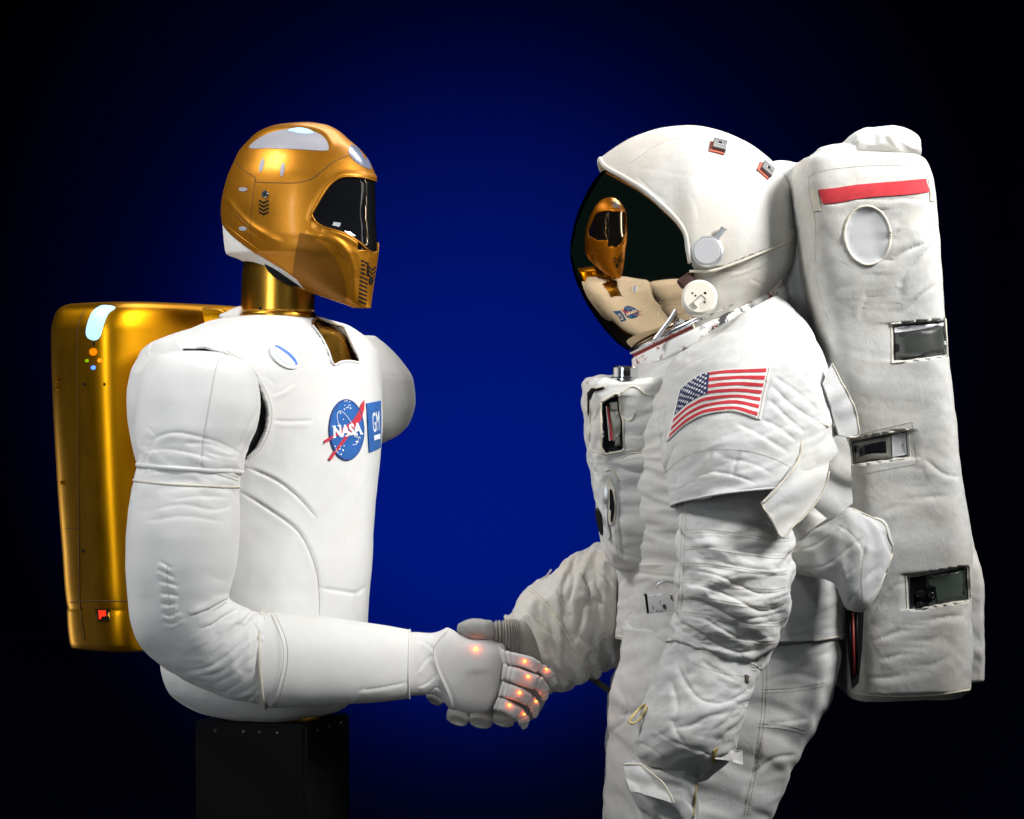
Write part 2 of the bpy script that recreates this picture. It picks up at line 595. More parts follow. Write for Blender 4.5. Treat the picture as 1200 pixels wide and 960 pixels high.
def patch_geo(surf, poly, off=0.001, thick=0.001, res=3.0, smooth=False, mapf=None, edge=None, nsmooth=False):
    """a sheet of real thickness lying on a surface; outline given in photograph pixels (or mapped to them by mapf)"""
    pl = catmull(poly, 6, True) if smooth else np.asarray(poly, float)
    if edge:
        out_ = []
        for k in range(len(pl)):
            p_, q_ = pl[k], pl[(k + 1) % len(pl)]; n_ = max(1, int(np.linalg.norm(q_ - p_) / edge + 0.5))
            out_ += [p_ + (q_ - p_) * t_ / n_ for t_ in range(n_)]
        pl = np.array(out_)
    V2, F = inside_cdt(pl, res)
    px = np.array([mapf(*v) for v in V2]) if mapf else V2
    top, bot, ok = [], [], []
    for x, y in px:
        h, n = surf.hit(x, y)
        ok.append(h is not None)
        if h is None: h, n = P(x, y), np.array([0, -1.0, 0])
        top.append(h + n * (off + thick)); bot.append(h + n * (off - 0.0005))
    F = [f for f in F if all(ok[i] for i in f)]
    if not F: return None
    # orientation: faces to the camera
    a, b, c = (top[i] for i in F[0][:3])
    if np.cross(b - a, c - a) @ (CAMP - a) < 0: F = [f[::-1] for f in F]
    ed = {}
    for f in F:
        for i, j in zip(f, f[1:] + f[:1]): ed[(i, j)] = 1
    n = len(top)
    V = top + bot
    rim = [(i, j) for (i, j) in ed if (j, i) not in ed]
    idx = {}
    W = list(V)
    FF = list(F)
    for i, j in rim:
        k = len(W); W += [top[i], top[j], bot[j], bot[i]]
        FF.append((k+1, k, k+3, k+2))
    sm = [True]*len(F) + [False]*len(rim)
    return np.array(W), FF, sm

def patch(name, surf, poly, mat, parent, off=0.001, thick=0.001, res=3.0, smooth=False, mapf=None, edge=None, **kw):
    g = patch_geo(surf, poly, off, thick, res, smooth, mapf, edge)
    if g is None: return None
    V, F, sm = g
    return link(name, V, F, mat, parent, smooth=sm, **kw)

def patches(name, surf, polys, mat, parent, off=0.001, thick=0.001, res=3.0, mapf=None, edge=None, **kw):
    g = [patch_geo(surf, p, off, thick, res, False, mapf, edge) for p in polys]
    g = [x for x in g if x]
    V, F = merge([(a, b) for a, b, c in g])
    return link(name, V, F, mat, parent, smooth=sum((c for a, b, c in g), []), **kw)

def ell(cx, cy, rx, ry, n=24, rot=0.0):
    a = np.linspace(0, 2*np.pi, n, endpoint=False); c, s = math.cos(rot), math.sin(rot)
    return np.stack([cx + rx*np.cos(a)*c - ry*np.sin(a)*s, cy + rx*np.cos(a)*s + ry*np.sin(a)*c], -1)

def disc_solid(c, n, r, h, seg=32, bev=0.15, x_axis=None, sx=1.0):
    """turned knob: axis n, base centre c"""
    n = np.asarray(n, float); n /= np.linalg.norm(n)
    x = np.cross(n, [0, 0, 1.0] if abs(n[2]) < 0.95 else [1.0, 0, 0]) if x_axis is None else np.asarray(x_axis, float)
    x = x - n*(x@n); x /= np.linalg.norm(x); y = np.cross(n, x)
    prof = [(r, 0), (r, h*(1-bev)), (r - h*bev, h), (0.0001, h)]
    V, F = [], []
    for (q, z) in prof:
        for k in range(seg):
            a = 2*math.pi*k/seg; V.append(c + n*z + q*(math.cos(a)*x*sx + math.sin(a)*y))
    for i in range(len(prof)-1):
        for k in range(seg):
            k2 = (k+1) % seg; F.append((i*seg+k, i*seg+k2, (i+1)*seg+k2, (i+1)*seg+k))
    return np.array(V), F

def box_geo(c, ax, half, bev=0.15):
    """bevelled box; ax 3x3 rows = axes"""
    bm = bmesh.new()
    bmesh.ops.create_cube(bm, size=2)
    ax = np.asarray(ax, float)
    for v in bm.verts:
        v.co = Vector(np.asarray(c) + sum(ax[k]*half[k]*v.co[k] for k in range(3)))
    if bev: bmesh.ops.bevel(bm, geom=bm.edges[:], offset=bev*min(half), segments=2, affect='EDGES', profile=0.6)
    bmesh.ops.recalc_face_normals(bm, faces=bm.faces[:])
    bm.verts.index_update()
    V = np.array([v.co[:] for v in bm.verts]); F = [tuple(v.index for v in f.verts) for f in bm.faces]
    bm.free()
    return V, F

# ------------------------------------------------------------------ materials
def mat(name, col, rough=0.5, metal=0.0, coat=0.0, coat_r=0.1, emit=None, estr=0.0, spec=0.5, sheen=0.0, trans=0.0):
    m = bpy.data.materials.new(name); m.use_nodes = True
    b = m.node_tree.nodes['Principled BSDF']
    b.inputs['Base Color'].default_value = (*col, 1)
    b.inputs['Roughness'].default_value = rough
    b.inputs['Metallic'].default_value = metal
    b.inputs['Coat Weight'].default_value = coat
    b.inputs['Coat Roughness'].default_value = coat_r
    b.inputs['Specular IOR Level'].default_value = spec
    b.inputs['Sheen Weight'].default_value = sheen
    if trans: b.inputs['Transmission Weight'].default_value = trans
    if emit:
        b.inputs['Emission Color'].default_value = (*emit, 1); b.inputs['Emission Strength'].default_value = estr
    return m

class NT:
    def __init__(s, m):
        s.t = m.node_tree; s.b = s.t.nodes['Principled BSDF']
        s.co = s.t.nodes.new('ShaderNodeTexCoord').outputs['Object']
    def n(s, kind, **kw):
        x = s.t.nodes.new(kind)
        for k, v in kw.items():
            if k in x.inputs.keys() if not isinstance(k, int) else False: pass
            setattr(x, k, v)
        return x
    def l(s, a, b): s.t.links.new(a, b)
    def scaled(s, sc):
        v = s.t.nodes.new('ShaderNodeMapping'); v.inputs['Scale'].default_value = sc; s.l(s.co, v.inputs['Vector']); return v.outputs[0]
    def noise(s, scale, detail=3, rough=0.5, sc=None, dist=0.0):
        x = s.t.nodes.new('ShaderNodeTexNoise'); x.inputs['Scale'].default_value = scale; x.inputs['Detail'].default_value = detail
        x.inputs['Roughness'].default_value = rough; x.inputs['Distortion'].default_value = dist
        s.l(s.scaled(sc) if sc else s.co, x.inputs['Vector']); return x.outputs['Fac']
    def wave(s, scale, axis, dist=0.0):
        x = s.t.nodes.new('ShaderNodeTexWave'); x.wave_type = 'BANDS'; x.bands_direction = axis
        x.inputs['Scale'].default_value = scale; x.inputs['Distortion'].default_value = dist; x.inputs['Detail'].default_value = 1
        s.l(s.co, x.inputs['Vector']); return x.outputs['Fac']
    def math(s, op, a, b):
        x = s.t.nodes.new('ShaderNodeMath'); x.operation = op
        for i, q in enumerate((a, b)):
            if isinstance(q, (int, float)): x.inputs[i].default_value = q
            else: s.l(q, x.inputs[i])
        return x.outputs[0]
    def ramp(s, f, stops):
        x = s.t.nodes.new('ShaderNodeValToRGB')
        e = x.color_ramp.elements
        while len(e) < len(stops): e.new(0.5)
        for q, (p, c) in zip(e, stops): q.position = p; q.color = (*c, 1) if len(c) == 3 else c
        s.l(f, x.inputs[0]); return x.outputs[0]
    def mix(s, f, a, b):
        x = s.t.nodes.new('ShaderNodeMix'); x.data_type = 'RGBA'
        for q, i in ((f, 0), (a, 6), (b, 7)):
            if isinstance(q, (int, float)): x.inputs[i].default_value = q
            elif isinstance(q, tuple): x.inputs[i].default_value = (*q, 1)
            else: s.l(q, x.inputs[i])
        return x.outputs[2]
    def bump(s, h, strength=0.3, dist=0.001, prev=None):
        x = s.t.nodes.new('ShaderNodeBump'); x.inputs['Strength'].default_value = strength; x.inputs['Distance'].default_value = dist
        s.l(h, x.inputs['Height'])
        if prev is not None: s.l(prev, x.inputs['Normal'])
        return x.outputs[0]

def cloth(name, col, dirt=(0.55, 0.46, 0.32), dirt_amt=0.25, weave=420, rough=0.8, wrinkle=0.5, grid=0.0, sheen=0.1, var=0.08):
    m = mat(name, col, rough, sheen=sheen, spec=0.3)
    t = NT(m)
    big = t.noise(7, 4, 0.6)
    fine = t.noise(60, 5, 0.7)
    dk = tuple(c * (1 - var * 2) for c in col)
    c1 = t.mix(t.ramp(fine, [(0.35, (0, 0, 0)), (0.7, (1, 1, 1))]), dk, col)
    stain = t.ramp(t.noise(4.3, 6, 0.65, dist=0.6), [(0.46, (0, 0, 0)), (0.72, (1, 1, 1))])
    st2 = t.math('MULTIPLY', stain, dirt_amt)
    c2 = t.mix(st2, c1, dirt)
    smudge = t.ramp(t.noise(16, 7, 0.72, dist=0.4), [(0.50, (0, 0, 0)), (0.72, (1, 1, 1))])
    c2 = t.mix(t.math('MULTIPLY', smudge, min(0.35, dirt_amt * 0.8)), c2, (0.36, 0.345, 0.32))
    if grid:
        gx = t.ramp(t.wave(grid, 'X', 0.4), [(0.0, (1, 1, 1)), (0.06, (0, 0, 0))])
        gz = t.ramp(t.wave(grid, 'Z', 0.4), [(0.0, (1, 1, 1)), (0.06, (0, 0, 0))])
        c2 = t.mix(t.math('MULTIPLY', t.math('MAXIMUM', gx, gz), 0.06), c2, (0.3, 0.26, 0.2))
    t.l(c2, t.b.inputs['Base Color'])
    w = t.math('ADD', t.wave(weave, 'X', 1.5), t.wave(weave, 'Z', 1.5))
    b1 = t.bump(w, 0.10, 0.0004)
    nz = t.noise(48, 4, 0.6, sc=(1.0, 1.0, 0.8), dist=0.5)
    rg = t.math('ABSOLUTE', t.math('SUBTRACT', nz, 0.5), 0.0)
    b2 = t.bump(t.math('MULTIPLY', rg, -1.0), wrinkle, 0.004, b1)
    t.l(b2, t.b.inputs['Normal'])
    t.l(t.math('ADD', t.math('MULTIPLY', fine, 0.15), rough - 0.08), t.b.inputs['Roughness'])
    return m

def gold_paint(name, col, rough, metal, flake=0.25, streak=None, coat=0.3):
    m = mat(name, col, rough, metal, coat, 0.15)
    t = NT(m)
    f = t.noise(900, 2, 0.8)
    dk = tuple(c * (1 - flake) for c in col)
    c = t.mix(t.ramp(f, [(0.3, (0, 0, 0)), (0.7, (1, 1, 1))]), dk, tuple(min(1, c * (1 + flake)) for c in col))
    t.l(c, t.b.inputs['Base Color'])
    r = t.math('ADD', t.math('ADD', t.math('MULTIPLY', t.noise(6, 6, 0.7), 0.18), t.math('MULTIPLY', t.noise(90, 3, 0.7, sc=(1, 1, 0.15)), 0.10)), rough - 0.14)
    t.l(r, t.b.inputs['Roughness'])
    if streak:
        h = t.noise(260, 3, 0.6, sc=streak)
        t.l(t.bump(h, 0.10, 0.0006), t.b.inputs['Normal'])
    else:
        t.l(t.bump(f, 0.05, 0.0003), t.b.inputs['Normal'])
    return m

M = {}
M['robot_skin'] = cloth('robot_white_fabric', (0.66, 0.655, 0.64), dirt_amt=0.10, weave=700, rough=0.62, wrinkle=0.05, var=0.02, sheen=0.15)
M['suit'] = cloth('suit_white_fabric', (0.60, 0.605, 0.60), dirt_amt=0.32, wrinkle=0.28, var=0.05)
M['suit_dirty'] = cloth('suit_soiled_fabric', (0.57, 0.565, 0.545), dirt_amt=0.5, wrinkle=0.28, var=0.08)
M['helmet'] = cloth('helmet_fabric', (0.55, 0.54, 0.51), dirt=(0.55, 0.40, 0.22), dirt_amt=0.45, wrinkle=0.18, grid=30, var=0.04)
M['trim'] = cloth('cream_trim', (0.66, 0.62, 0.52), dirt_amt=0.4, wrinkle=0.3, var=0.1)
M['thread'] = mat('tan_thread', (0.42, 0.38, 0.30), 0.9)
M['thread_white'] = mat('grey_thread', (0.55, 0.54, 0.52), 0.9)
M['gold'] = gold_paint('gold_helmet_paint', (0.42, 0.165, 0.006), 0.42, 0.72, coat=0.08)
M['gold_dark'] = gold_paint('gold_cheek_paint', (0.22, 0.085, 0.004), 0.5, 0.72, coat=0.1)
M['gold_metal'] = gold_paint('gold_anodised_metal', (0.54, 0.24, 0.004), 0.38, 1.0, flake=0.1, streak=(1, 1, 0.02), coat=0.0)
M['gold_brushed'] = gold_paint('brushed_gold_neck', (0.55, 0.28, 0.035), 0.30, 1.0, flake=0.1, streak=(1, 1, 0.02), coat=0.0)
M['black'] = mat('black_rubber', (0.006, 0.006, 0.007), 0.8, spec=0.15)
M['black_gloss'] = mat('black_gloss_shell', (0.01, 0.01, 0.012), 0.12, coat=0.5)
M['robot_visor'] = mat('smoked_visor', (0.006, 0.006, 0.007), 0.03, coat=1.0, coat_r=0.02, spec=1.0)
M['visor'] = mat('gold_mirror_visor', (0.62, 0.47, 0.30), 0.03, 1.0)
M['pedestal'] = mat('black_steel', (0.003, 0.003, 0.0035), 0.45, 0.0, spec=0.12)
M['metal'] = mat('polished_steel', (0.66, 0.67, 0.69), 0.22, 1.0)
M['metal_satin'] = mat('satin_aluminium', (0.62, 0.63, 0.65), 0.42, 0.8)
M['grey_clip'] = mat('grey_clip_plastic', (0.16, 0.16, 0.155), 0.5)
M['red'] = cloth('red_cloth', (0.62, 0.03, 0.045), dirt_amt=0.05, wrinkle=0.2, var=0.12)
M['red_ring'] = mat('worn_red_paint', (0.28, 0.035, 0.03), 0.5)
M['blue_flag'] = cloth('navy_cloth', (0.018, 0.03, 0.12), dirt_amt=0.05, wrinkle=0.2, var=0.2)
M['white_flag'] = cloth('flag_white_cloth', (0.78, 0.76, 0.74), dirt_amt=0.08, wrinkle=0.2)
M['patch_blue'] = cloth('blue_embroidery', (0.015, 0.12, 0.42), dirt_amt=0.0, wrinkle=0.1, weave=1200, var=0.15)
M['patch_edge'] = mat('blue_edge_thread', (0.01, 0.05, 0.22), 0.7)
M['patch_red'] = mat('red_embroidery', (0.50, 0.015, 0.035), 0.7)
M['patch_white'] = mat('white_embroidery', (0.82, 0.82, 0.82), 0.7)
M['glove_grey'] = mat('grey_silicone', (0.31, 0.305, 0.29), 0.55)
M['glove_rib'] = cloth('grey_ribbed_knit', (0.30, 0.285, 0.26), dirt_amt=0.2, wrinkle=0.2)
M['cream_plastic'] = mat('cream_plastic', (0.74, 0.70, 0.60), 0.35)
M['window_white'] = mat('frosted_window', (0.30, 0.295, 0.33), 0.45)
M['window_blue'] = mat('blue_grey_window', (0.16, 0.18, 0.26), 0.2, coat=0.6)
M['pack_grey'] = mat('pack_window_grey', (0.50, 0.50, 0.51), 0.4)
M['dark_glass'] = mat('dark_window_panel', (0.035, 0.038, 0.034), 0.5)
M['olive'] = mat('olive_box', (0.20, 0.20, 0.17), 0.45)
M['led_cyan'] = mat('cyan_light', (0.3, 0.6, 0.9), 0.3, emit=(0.35, 0.72, 1.0), estr=1.1)
M['led_blue_soft'] = mat('chest_lamp_blue', (0.02, 0.05, 0.3), 0.3, emit=(0.10, 0.24, 0.95), estr=0.9)
M['lamp_lens'] = mat('chest_lamp_lens', (0.5, 0.55, 0.65), 0.3, emit=(0.5, 0.72, 1.0), estr=0.45)
M['led_blue'] = mat('blue_light', (0.01, 0.02, 0.2), 0.3, emit=(0.05, 0.16, 1.0), estr=3.5)
M['led_amber'] = mat('amber_light', (0.2, 0.06, 0.0), 0.3, emit=(1.0, 0.24, 0.0), estr=1.0)
M['led_orange'] = mat('orange_light', (0.2, 0.06, 0.0), 0.3, emit=(1.0, 0.20, 0.0), estr=2.2)
M['led_green'] = mat('green_light', (0.05, 0.12, 0.0), 0.3, emit=(0.35, 0.6, 0.0), estr=0.8)
M['led_red'] = mat('red_light', (0.2, 0.01, 0.0), 0.3, emit=(1.0, 0.03, 0.01), estr=1.2)
M['led_core'] = mat('orange_light_core', (1.0, 0.6, 0.1), 0.3, emit=(1.0, 0.42, 0.04), estr=6)
M['screw_dark'] = mat('blackened_screw', (0.18, 0.18, 0.18), 0.4, 1.0)
M['floor'] = mat('black_studio_floor', (0.01, 0.01, 0.012), 0.7)
m = mat('blue_backdrop_paper', (0.0008, 0.003, 0.015), 0.95, spec=0.1); M['backdrop'] = m
# ------------------------------------------------------------------ the setting
def sheet(name, pts, mat_, sub=0):
    o = link(name, np.array(pts), [tuple(range(len(pts)))], mat_, None, smooth=False)
    o['kind'] = 'structure'; return o

def make_backdrop():
    # a paper roll: hangs behind, sweeps out on the floor
    prof = [(4.5, 5.2)] + [(4.5, z) for z in np.linspace(4.8, 0.9, 8)]
    for k in range(1, 9):
        a = k / 8 * math.pi / 2; prof.append((4.5 - 0.8 * (1 - math.cos(a)), 0.9 - 0.796 * math.sin(a) - 0.1 * k / 8 + 0.0))
    V, F = [], []
    for (y, z) in prof:
        for x in np.linspace(-6, 6, 21): V.append((x, y, z))
    for i in range(len(prof) - 1):
        for k in range(20): F.append((i*21+k, i*21+k+1, (i+1)*21+k+1, (i+1)*21+k))
    o = link('backdrop', V, F, M['backdrop'], None); o['kind'] = 'structure'
make_backdrop()
sheet('floor', [(-6, -6, 0), (6, -6, 0), (6, 5, 0), (-6, 5, 0)], M['floor'])

# ------------------------------------------------------------------ pedestal
ped_c = P(320, 845, 0.0)
ang = math.radians(17.6)
e1 = np.array([math.cos(ang), -math.sin(ang), 0]); e2 = np.array([math.sin(ang), math.cos(ang), 0])
W = 0.0965
pc = np.array([P(319, 848)[0], 0.0, 0.0])
ped_top = P(0, 848, -0.1)[2]
pedestal = thing('pedestal', 'black steel box pedestal under the white and gold robot', 'pedestal', (pc[0], pc[1], 0))
zz = np.array([0, 0, 1.0])
V, F = box_geo(pc + zz*ped_top/2, [e1, e2, zz], [W, W, ped_top/2], 0.0)
link('column', V, F, M['pedestal'], pedestal, smooth=False)
for s_, d in ((-1, e2), (1, e1)):      # cover plates screwed to the faces in view
    o_ = e1 if s_ < 0 else e2
    c = pc + s_ * d * (W + 0.002) + zz * (ped_top - 0.26)
    V, F = box_geo(c, [o_, d, zz], [W * 0.985, 0.0016, 0.255], 0.8)
    link('cover_plate', V, F, M['pedestal'], pedestal, smooth=False)
    for t in ((-0.62, -0.1, 0.2, 0.52) if s_ < 0 else (-0.5, 0.05, 0.6)):
        V, F = disc_solid(c + s_*d*0.0016 + o_*W*t + zz*0.246, s_*d, 0.0030, 0.0015, 14, 0.5)
        link('screw', V, F, M['screw_dark'], pedestal)
V, F = disc_solid(pc + zz*ped_top + e1*0.012, zz, 0.074, 0.010, 48, 0.1)
link('turntable_ring', V, F, M['gold_brushed'], pedestal, sharp=30)

# ------------------------------------------------------------------ robot
STROKE = 0.8
robot = thing('humanoid_robot', 'white humanoid robot with gold helmet and gold backpack, shaking the astronaut\'s hand', 'robot', tuple(P(320, 843, 0)))
AX = (0.57, 0.82, 0.0); BX = (0.82, -0.57, 0.0)

T = loft_axes([
    (371, 281, 372, 1.3, 0.03), (376, 255, 400, 1.7, 0.03), (386, 226, 418, 2.0, 0.03), (398, 196, 432, 2.1, 0.03),
    (416, 170, 443, 2.0, 0.03), (440, 156, 446, 1.9, 0.02), (470, 151, 447.5, 1.75, 0.02), (510, 153, 447.5, 1.6, 0.02),
    (560, 165, 444, 1.5, 0.02), (620, 176, 438, 1.45, 0.01), (680, 183, 434, 1.4, 0.0), (730, 187, 431, 1.4, 0.0),
    (780, 191, 428, 1.4, 0.0), (806, 198, 423, 1.35, 0.0), (822, 213, 414, 1.3, 0.0), (833, 235, 402, 1.3, 0.0), (839, 262, 388, 1.3, 0.0)],
    AX, BX, step=1.5, ring=420, power=2.35, round1=0.004)
T.bumps(0.004, 5, 2, seed=4)
T.bumps(0.0008, 22, 2, seed=9)
# seams pressed into the foam vest
SEAM1 = [(289, 547), (324, 563), (349, 582), (372, 607)]
SEAM2 = [(280, 575), (311, 594), (346, 619), (361, 641), (370.6, 667), (374, 690), (374.5, 722)]
SEAM3 = [(372.5, 689), (395, 692), (418, 695), (429, 686)]
SEAM4 = [(418, 695), (418, 732)]
ARMHOLE = [(165, 412), (190, 404), (225, 403), (261, 412), (286, 428), (303, 451), (314, 479), (312, 504), (301, 527), (286, 541)]
for q in (SEAM1, SEAM2, SEAM3, SEAM4): T.stroke(q, 0.0032, 2.2, 'groove')
T.stroke(SEAM1, 0.0022, 7, 'ridge'); T.stroke(SEAM2, 0.0022, 8, 'ridge')
for q in (SEAM1, SEAM2): T.stroke(q, 0.0022, 2.0, 'groove')
T.stroke([(318, 493), (340, 494), (367, 493)], 0.003, 2.0, 'groove')
T.stroke([(320, 497), (340, 498), (365, 497)], 0.0015, 4, 'ridge')
T.stroke([(316, 463), (330, 459), (345, 449)], 0.0035, 2.5, 'crease')
T.stroke([(310, 440), (322, 452)], 0.002, 3, 'crease')
for a in ([(181, 404), (177, 414)], [(208, 396), (212, 405)], [(236, 392), (238, 404)], [(276, 398), (270, 413)]):
    T.stroke(a, 0.0018, 2.2, 'crease', taper=False)
T.stroke([(165, 430), (158, 460), (158, 500)], 0.002, 4, 'crease')
T.stroke([(225, 385), (262, 380), (300, 391), (340, 388)], 0.003, 7, 'ridge')
T.stroke(ARMHOLE, 0.006, 7, 'ridge', taper=False)
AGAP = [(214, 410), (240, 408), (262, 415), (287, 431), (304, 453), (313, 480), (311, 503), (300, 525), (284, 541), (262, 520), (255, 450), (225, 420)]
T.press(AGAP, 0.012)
# the open neck with the gold chest inside
NECK_OPEN = [(366, 381), (371, 372), (380, 374), (396, 380), (403, 383), (412, 402), (422, 424), (413, 423.5), (400, 424), (391, 428), (385, 412), (377, 396)]
px = to_px(T.G); N = T.normals()
facing = (N * (CAMP - T.G)).sum(-1) > 0
hole = in_poly(px, catmull(NECK_OPEN, 5, True)) & facing & (px[..., 1] > 370)
torso = T.mesh('torso', M['robot_skin'], robot, cap0=True, cap1=True, keep=~hole, solid=0.004)
piping('neck_hem', T, NECK_OPEN[1:] + NECK_OPEN[:1], 0.0022, M['robot_skin'], torso)
stitching('stitching', T, [ARMHOLE[3:], [(x + 4, y - 1) for x, y in ARMHOLE[3:]], [(205, 815), (250, 838), (300, 840)], SEAM1, SEAM2], M['thread'], torso, pitch=2.6, r=0.0006)
# chest core seen through the neck
core = loft_axes([(377, 290, 374, 1.3, 0.03), (386, 262, 398, 1.7, 0.03), (398, 236, 415, 1.9, 0.03), (425, 205, 426, 1.9, 0.03), (470, 195, 428, 1.8, 0.03)], AX, BX, step=3, ring=120, power=2.6)
core.mesh('chest_core', M['gold_brushed'], robot, cap0=True)
piping('core_edge', core, [(388, 389), (402, 401), (408, 412), (411, 424)], 0.0016, M['gold_brushed'], robot)
patch('armhole_shade', T, [(214, 410), (240, 408), (262, 415), (287, 431), (304, 453), (313, 480), (311, 503), (300, 525), (284, 541), (262, 520), (255, 450), (225, 420)], M['black'], torso, off=0.0015, thick=0.002, res=5)  # black sheet stands in for the shadow inside the armhole
# collar cloth bunched behind the neck
col = loft([dict(L=(258, 372), R=(262, 367), y=0.02), dict(L=(266, 378), R=(272, 362), y=0.02, r=1.2), dict(L=(276, 384), R=(284, 359), y=0.015), dict(L=(288, 384), R=(290, 366), y=0.02)], 1.5, 60, round0=0.004)
col.folds(0.002, 60, 1.5, 1.0, 5)
col.mesh('collar_fold', M['robot_skin'], torso)
col = loft([dict(L=(368, 372), R=(374, 376), y=0.09), dict(L=(385, 388), R=(386, 376), y=0.08), dict(L=(402, 392), R=(400, 382), y=0.07), dict(L=(412, 398), R=(408, 388), y=0.06)], 1.5, 60, round0=0.004, round1=0.004)
col.mesh('collar_fold', M['robot_skin'], torso)
# chest lamp
patch('lamp_rim', T, ell(333, 418.5, 20, 11.5, 32, 0.6), M['robot_skin'], torso, off=0.0, thick=0.004, res=4)
lamp = patch('chest_lamp', T, ell(333, 418, 15, 7.5, 32, 0.6), M['lamp_lens'], torso, off=0.004, thick=0.001, res=3)
patch('lamp_glow', T, [(320.5, 407), (326, 408), (336, 414), (344, 423), (345.5, 429), (338, 420), (328, 412)], M['led_blue_soft'] if 'led_blue_soft' in M else M['led_cyan'], torso, off=0.0052, thick=0.0006, res=3, smooth=True)

# ---- emblems sewn to the chest
ex, ey = 405.0, 504.0      # disc centre in the photograph
disc = patch('emblem_patch', T, ell(ex, ey, 19.8, 35, 48, -0.02), M['patch_blue'], torso, off=0.001, thick=0.0016, res=3)
ring_ = ell(ex, ey, 19.8, 35, 48, -0.02)
piping('emblem_border', T, list(map(tuple, np.r_[ring_, ring_[:1]])), 0.0017, M['patch_edge'], torso, off=0.0020, step=1.5)
patches('emblem_swoosh', T, [
    [(425.5, 469), (425, 480), (421, 492), (412, 500), (402, 506), (390, 513), (378.5, 520), (379, 516), (390, 509), (402, 501), (412, 493), (418, 484), (422, 474)],
    [(424, 484), (421, 493), (412, 504), (402, 518), (392, 531), (386, 540), (383.5, 538), (389, 530), (398, 518), (408, 504), (416, 494)]], M['patch_red'], torso, off=0.0026, thick=0.0006, res=2.5, edge=1.5)
orb = [(398, 503), (394, 494), (393.5, 486), (396, 482), (401, 484), (407, 491), (414, 502)]
piping('emblem_orbit', T, orb, 0.0006, M['patch_white'], torso, off=0.0030, step=1.2)
piping('emblem_orbit', T, [(417, 508), (418, 516), (414.5, 521.5), (411, 521)], 0.0005, M['patch_white'], torso, off=0.0030, step=1.2)
rr = random.Random(4)
stars = []
for (cx, cy, n_, r_) in ((405, 475, 12, 6), (396, 527, 14, 7), (417, 514, 10, 4), (402, 484, 4, 8)):
    for k in range(n_):
        x, y = cx + rr.uniform(-1, 1)*r_*0.8, cy + rr.uniform(-1, 1)*r_
        q = rr.uniform(0.45, 0.8); stars.append([(x-q, y), (x, y+q*1.4), (x+q, y), (x, y-q*1.4)])
patches('emblem_stars', T, stars, M['patch_white'], torso, off=0.0028, thick=0.0005, res=2, kind='stuff')

def glyphs(text, mapf, surf, m_, parent, name, off, thick, bold=0.02):
    """lettering: the outlines of Blender's own font laid on a curved surface"""
    cu = bpy.data.curves.new('t', 'FONT'); cu.body = text; cu.size = 1; cu.resolution_u = 3; cu.offset = bold
    ob = bpy.data.objects.new('t', cu); C.objects.link(ob)
    dg = bpy.context.evaluated_depsgraph_get()
    me = ob.evaluated_get(dg).to_mesh()
    V = np.array([v.co[:2] for v in me.vertices]); F = [tuple(p.vertices) for p in me.polygons]
    ob.evaluated_get(dg).to_mesh_clear(); bpy.data.objects.remove(ob); bpy.data.curves.remove(cu)
    mn, mx = V.min(0), V.max(0); V = (V - mn) / (mx - mn)
    top, bot, ok = [], [], []
    for x, y in V:
        h, n = surf.hit(*mapf(x, y)); ok.append(h is not None)
        if h is None: h, n = np.zeros(3), np.array([0, -1.0, 0])
        top.append(h + n*(off+thick)); bot.append(h + n*(off-0.0004))
    F = [f for f in F if all(ok[i] for i in f)]
    a, b, c = (top[i] for i in F[0][:3])
    if np.cross(b-a, c-a) @ (CAMP-a) < 0: F = [f[::-1] for f in F]
    ed = {(i, j) for f in F for i, j in zip(f, f[1:]+f[:1])}
    W_, FF = list(top), list(F)
    for i, j in ed:
        if (j, i) not in ed:
            k = len(W_); W_ += [top[i], top[j], bot[j], bot[i]]; FF.append((k+1, k, k+3, k+2))
    return link(name, np.array(W_), FF, m_, parent, smooth=False)

def quadmap(tl, tr, br, bl):
    tl, tr, br, bl = map(np.array, (tl, tr, br, bl))
    return lambda x, y: tuple((1-x)*(1-y)*bl + x*(1-y)*br + x*y*tr + (1-x)*y*tl)

glyphs('NASA', quadmap((388.5, 500), (421.5, 495), (422.5, 508.5), (389, 513)), T, M['patch_white'], torso, 'emblem_lettering', 0.0034, 0.0006, 0.035)
# slab serifs on the letters
ser = []
for (x, y) in ((389.3, 500.2), (389.8, 512.6), (395.3, 499.2), (398.3, 511.6), (404.3, 510.8), (414.8, 509.4), (421.6, 508.4)):
    ser.append([(x-1.7, y-0.6), (x+1.7, y-1.0), (x+1.7, y+0.5), (x-1.7, y+0.9)])
patches('emblem_serifs', T, ser, M['patch_white'], torso, off=0.0034, thick=0.0006, res=2)
# rectangular badge
bq = [(428.3, 473), (442.6, 469.3), (444.2, 525), (431.8, 530.5)]
patch('badge_patch', T, [(428.4, 473), (436, 471.5), (445.0, 469.6), (445.2, 498), (444.8, 524.5), (438, 528), (431.6, 530.5), (430, 502)], M['patch_blue'], torso, off=0.001, thick=0.0016, res=2.2)
glyphs('GM', quadmap((434.2, 484.5), (442.4, 481.5), (442.7, 504), (435.6, 507.5)), T, M['patch_white'], torso, 'badge_lettering', 0.0026, 0.0006, 0.0)
patch('badge_bar', T, [(436.4, 510.5), (443.8, 508.3), (443.8, 514), (436.8, 516.2)], M['patch_white'], torso, off=0.0026, thick=0.0006, res=2)

